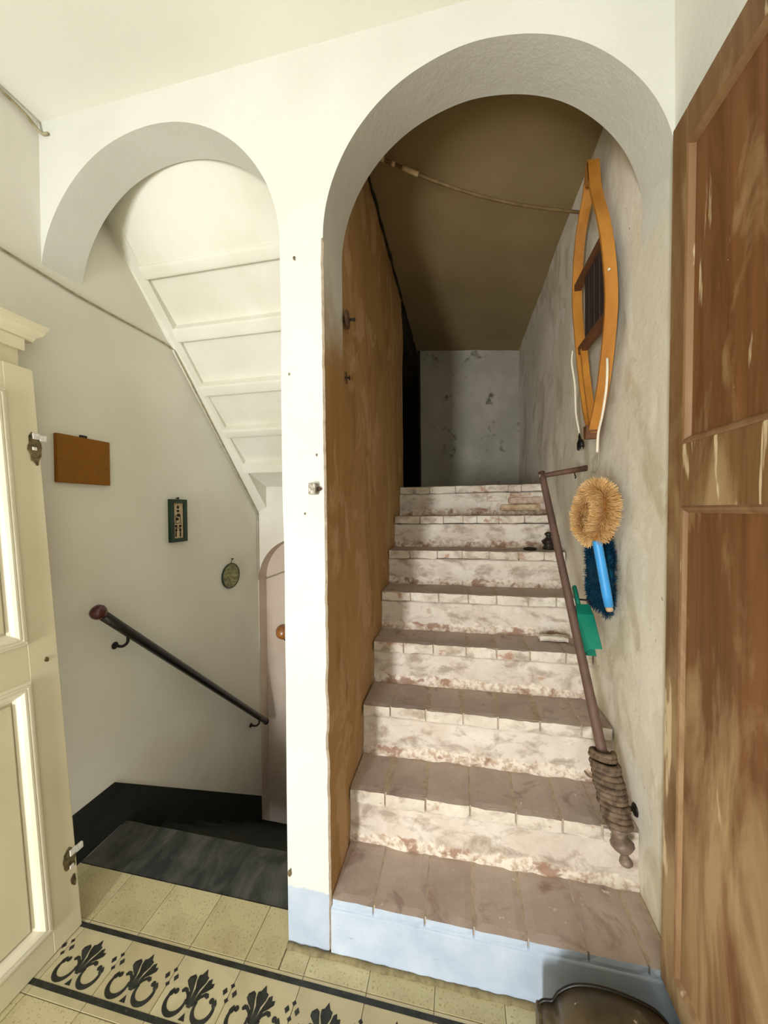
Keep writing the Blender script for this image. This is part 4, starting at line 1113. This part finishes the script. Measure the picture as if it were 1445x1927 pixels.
dp = thing('dustpan', 'green plastic dustpan hanging behind the wooden stair rail', 'dustpan', (0.95, 0.5, 1.1))
DA = Vector((0.945, 0.590, 1.180)); DB = Vector((0.945, 0.395, 0.945))
dx = (DB - DA).normalized(); dn_ = Vector((1, 0, 0)); dside = dx.cross(dn_).normalized()
def dpt(l, s, d): return DA + dx * l + dside * s + dn_ * d
L_ = (DB - DA).length
bm = bmesh.new()
secs = [(0.0, 0.011, 0.006), (0.004, 0.014, 0.010), (0.07, 0.013, 0.010), (0.105, 0.016, 0.010)]
rows = []
for l, w_, h_ in secs:
    rows.append([bm.verts.new(dpt(l, w_ * math.cos(2 * PI * k / 12), h_ * math.sin(2 * PI * k / 12))) for k in range(12)])
for a, b_ in zip(rows, rows[1:]):
    for k in range(12): bm.faces.new((a[k], a[(k + 1) % 12], b_[(k + 1) % 12], b_[k]))
bm.faces.new(rows[0][::-1]); bm.faces.new(rows[-1]); obj('handle', bm, 'green_plastic', dp, smooth=True)
# pan: shallow tray opening away from the handle, back turned to the room
bm = bmesh.new()
o1 = [(0.095, 0.020, -0.012), (0.120, 0.028, -0.024), (0.150, 0.040, -0.028), (0.200, 0.042, -0.022), (L_ - 0.015, 0.042, -0.012)]
th_ = 0.003
def pan_row(l, w_, d): return [(l, -w_, 0.036), (l, -w_ * .94, d + .006), (l, -w_ * .6, d), (l, 0, d - .002), (l, w_ * .6, d), (l, w_ * .94, d + .006), (l, w_, 0.036)]
R1 = [[bm.verts.new(dpt(*q)) for q in pan_row(*r)] for r in o1]
R2 = [[bm.verts.new(dpt(q[0] + .002, q[1] * .96, q[2] + th_)) for q in pan_row(*r)] for r in o1]
for RR, fl in ((R1, 1), (R2, -1)):
    for a, b_ in zip(RR, RR[1:]):
        for k in range(6): bm.faces.new((a[k], a[k + 1], b_[k + 1], b_[k])[::fl])
for k in range(6):
    bm.faces.new((R1[-1][k], R1[-1][k + 1], R2[-1][k + 1], R2[-1][k])); bm.faces.new((R1[0][k], R2[0][k], R2[0][k + 1], R1[0][k + 1]))
for a, b_ in zip(range(4), range(1, 5)):
    bm.faces.new((R1[a][0], R1[b_][0], R2[b_][0], R2[a][0])); bm.faces.new((R1[a][6], R2[a][6], R2[b_][6], R1[b_][6]))
obj('pan', bm, 'green_plastic', dp)
bm = bmesh.new(); tube(bm, [(1.05, 0.545, 1.125), (0.955, 0.545, 1.132)], 0.004, 8); obj('nail', bm, 'iron', dp)

# ------------------------------------------------------------------ small things lying on the stairs
tf = thing('turned_finial', 'dark turned wooden finial standing on a stair tread beside the rail', 'finial', (0.985, 1.235, 1.276))
bm = bmesh.new(); lathe(bm, (0.985, 1.235, 1.277), (0, 0, 1), [(0, 0.034), (0.012, 0.037), (0.018, 0.030), (0.028, 0.028), (0.044, 0.040), (0.054, 0.040), (0.064, 0.026), (0.074, 0.014), (0.082, 0.015), (0.092, 0.024), (0.100, 0.022), (0.108, 0.010), (0.109, 0.002)], 22)
obj('turning', bm, 'dark_turned', tf, smooth=True)
bm = bmesh.new(); lathe(bm, (0.985, 1.235, 1.324), (0, 0, 1), [(0, 0.0405), (0.003, 0.042), (0.006, 0.0405)], 22); obj('bead_ring', bm, 'dark_turned', tf, smooth=True)
ri = thing('iron_ring', 'small flat black iron ring lying on a stair tread', 'ring', (0.870, 1.21, 1.277))
bm = bmesh.new()
tube(bm, [(0.870 + 0.034 * math.cos(a), 1.200 + 0.034 * math.sin(a), 1.283) for a in [2 * PI * i / 24 for i in range(25)]], 0.006, 8, cap=False); lathe(bm, (0.870, 1.200, 1.277), (0, 0, 1), [(0, 0.03), (0.003, 0.03)], 20)
obj('ring', bm, 'iron', ri, smooth=False)
bf = thing('brick_fragment', 'broken pale brick piece lying on a tread behind the rail', 'brick', (0.95, 0.93, 0.85))
bm = rough_box(0.835, 0.985, 0.785, 0.842, 0.853, 0.886, 0.006, 0.03, 25, 6.0, 0.008); obj('brick', bm, 'nosing', bf)

# ------------------------------------------------------------------ dark leather bag at the foot of the step
bg = thing('leather_bag', 'dark scuffed leather bag with humped top standing at the bottom step', 'bag', (0.80, -0.18, 0.0))
TOP = [(0.650, 0.0), (0.648, 0.160), (0.662, 0.172), (0.684, 0.178), (0.700, 0.205), (0.735, 0.232), (0.778, 0.243), (0.820, 0.244), (0.865, 0.238), (0.910, 0.226), (0.940, 0.212), (0.966, 0.180), (0.985, 0.120), (0.990, 0.0)]
outl = [TOP[0]] + [(v.x, v.z) for v in spline([(a, 0, b_) for a, b_ in TOP[1:]], 5)]
bm = bmesh.new()
rows = []
for yy, s in ((-0.115, .97), (-0.122, 1.0), (-0.180, 1.012), (-0.240, 1.0), (-0.248, .965)):
    rows.append([bm.verts.new((0.815 + (a - 0.815) * s, yy + (0.006 * nz((a, yy, b_), 9)), b_ * s if b_ > 0 else 0.001)) for a, b_ in outl])
n = len(outl)
for a, b_ in zip(rows, rows[1:]):
    for k in range(n): bm.faces.new((a[k], a[(k + 1) % n], b_[(k + 1) % n], b_[k]))
bm.faces.new(rows[0]); bm.faces.new(rows[-1][::-1])
obj('body', bm, 'leather', bg, smooth=True)
for yy in (-0.119, -0.245):
    bm = bmesh.new(); tube(bm, [(0.815 + (a - 0.815) * 1.0, yy, b_ * 1.0 + 0.001) for a, b_ in outl[1:]], 0.0045, 6); obj('piping', bm, 'leather_edge', bg, smooth=True)
bm = bmesh.new(); tube(bm, spline([(0.700, -0.249, 0.150), (0.72, -0.251, 0.175), (0.77, -0.251, 0.184), (0.83, -0.250, 0.182)], 5), 0.003, 6); obj('seam', bm, 'leather_edge', bg)
bm = bmesh.new(); box(bm, 0.640, 0.662, -0.255, -0.112, 0.001, 0.165, 0, 0.006); obj('gusset', bm, 'leather', bg)
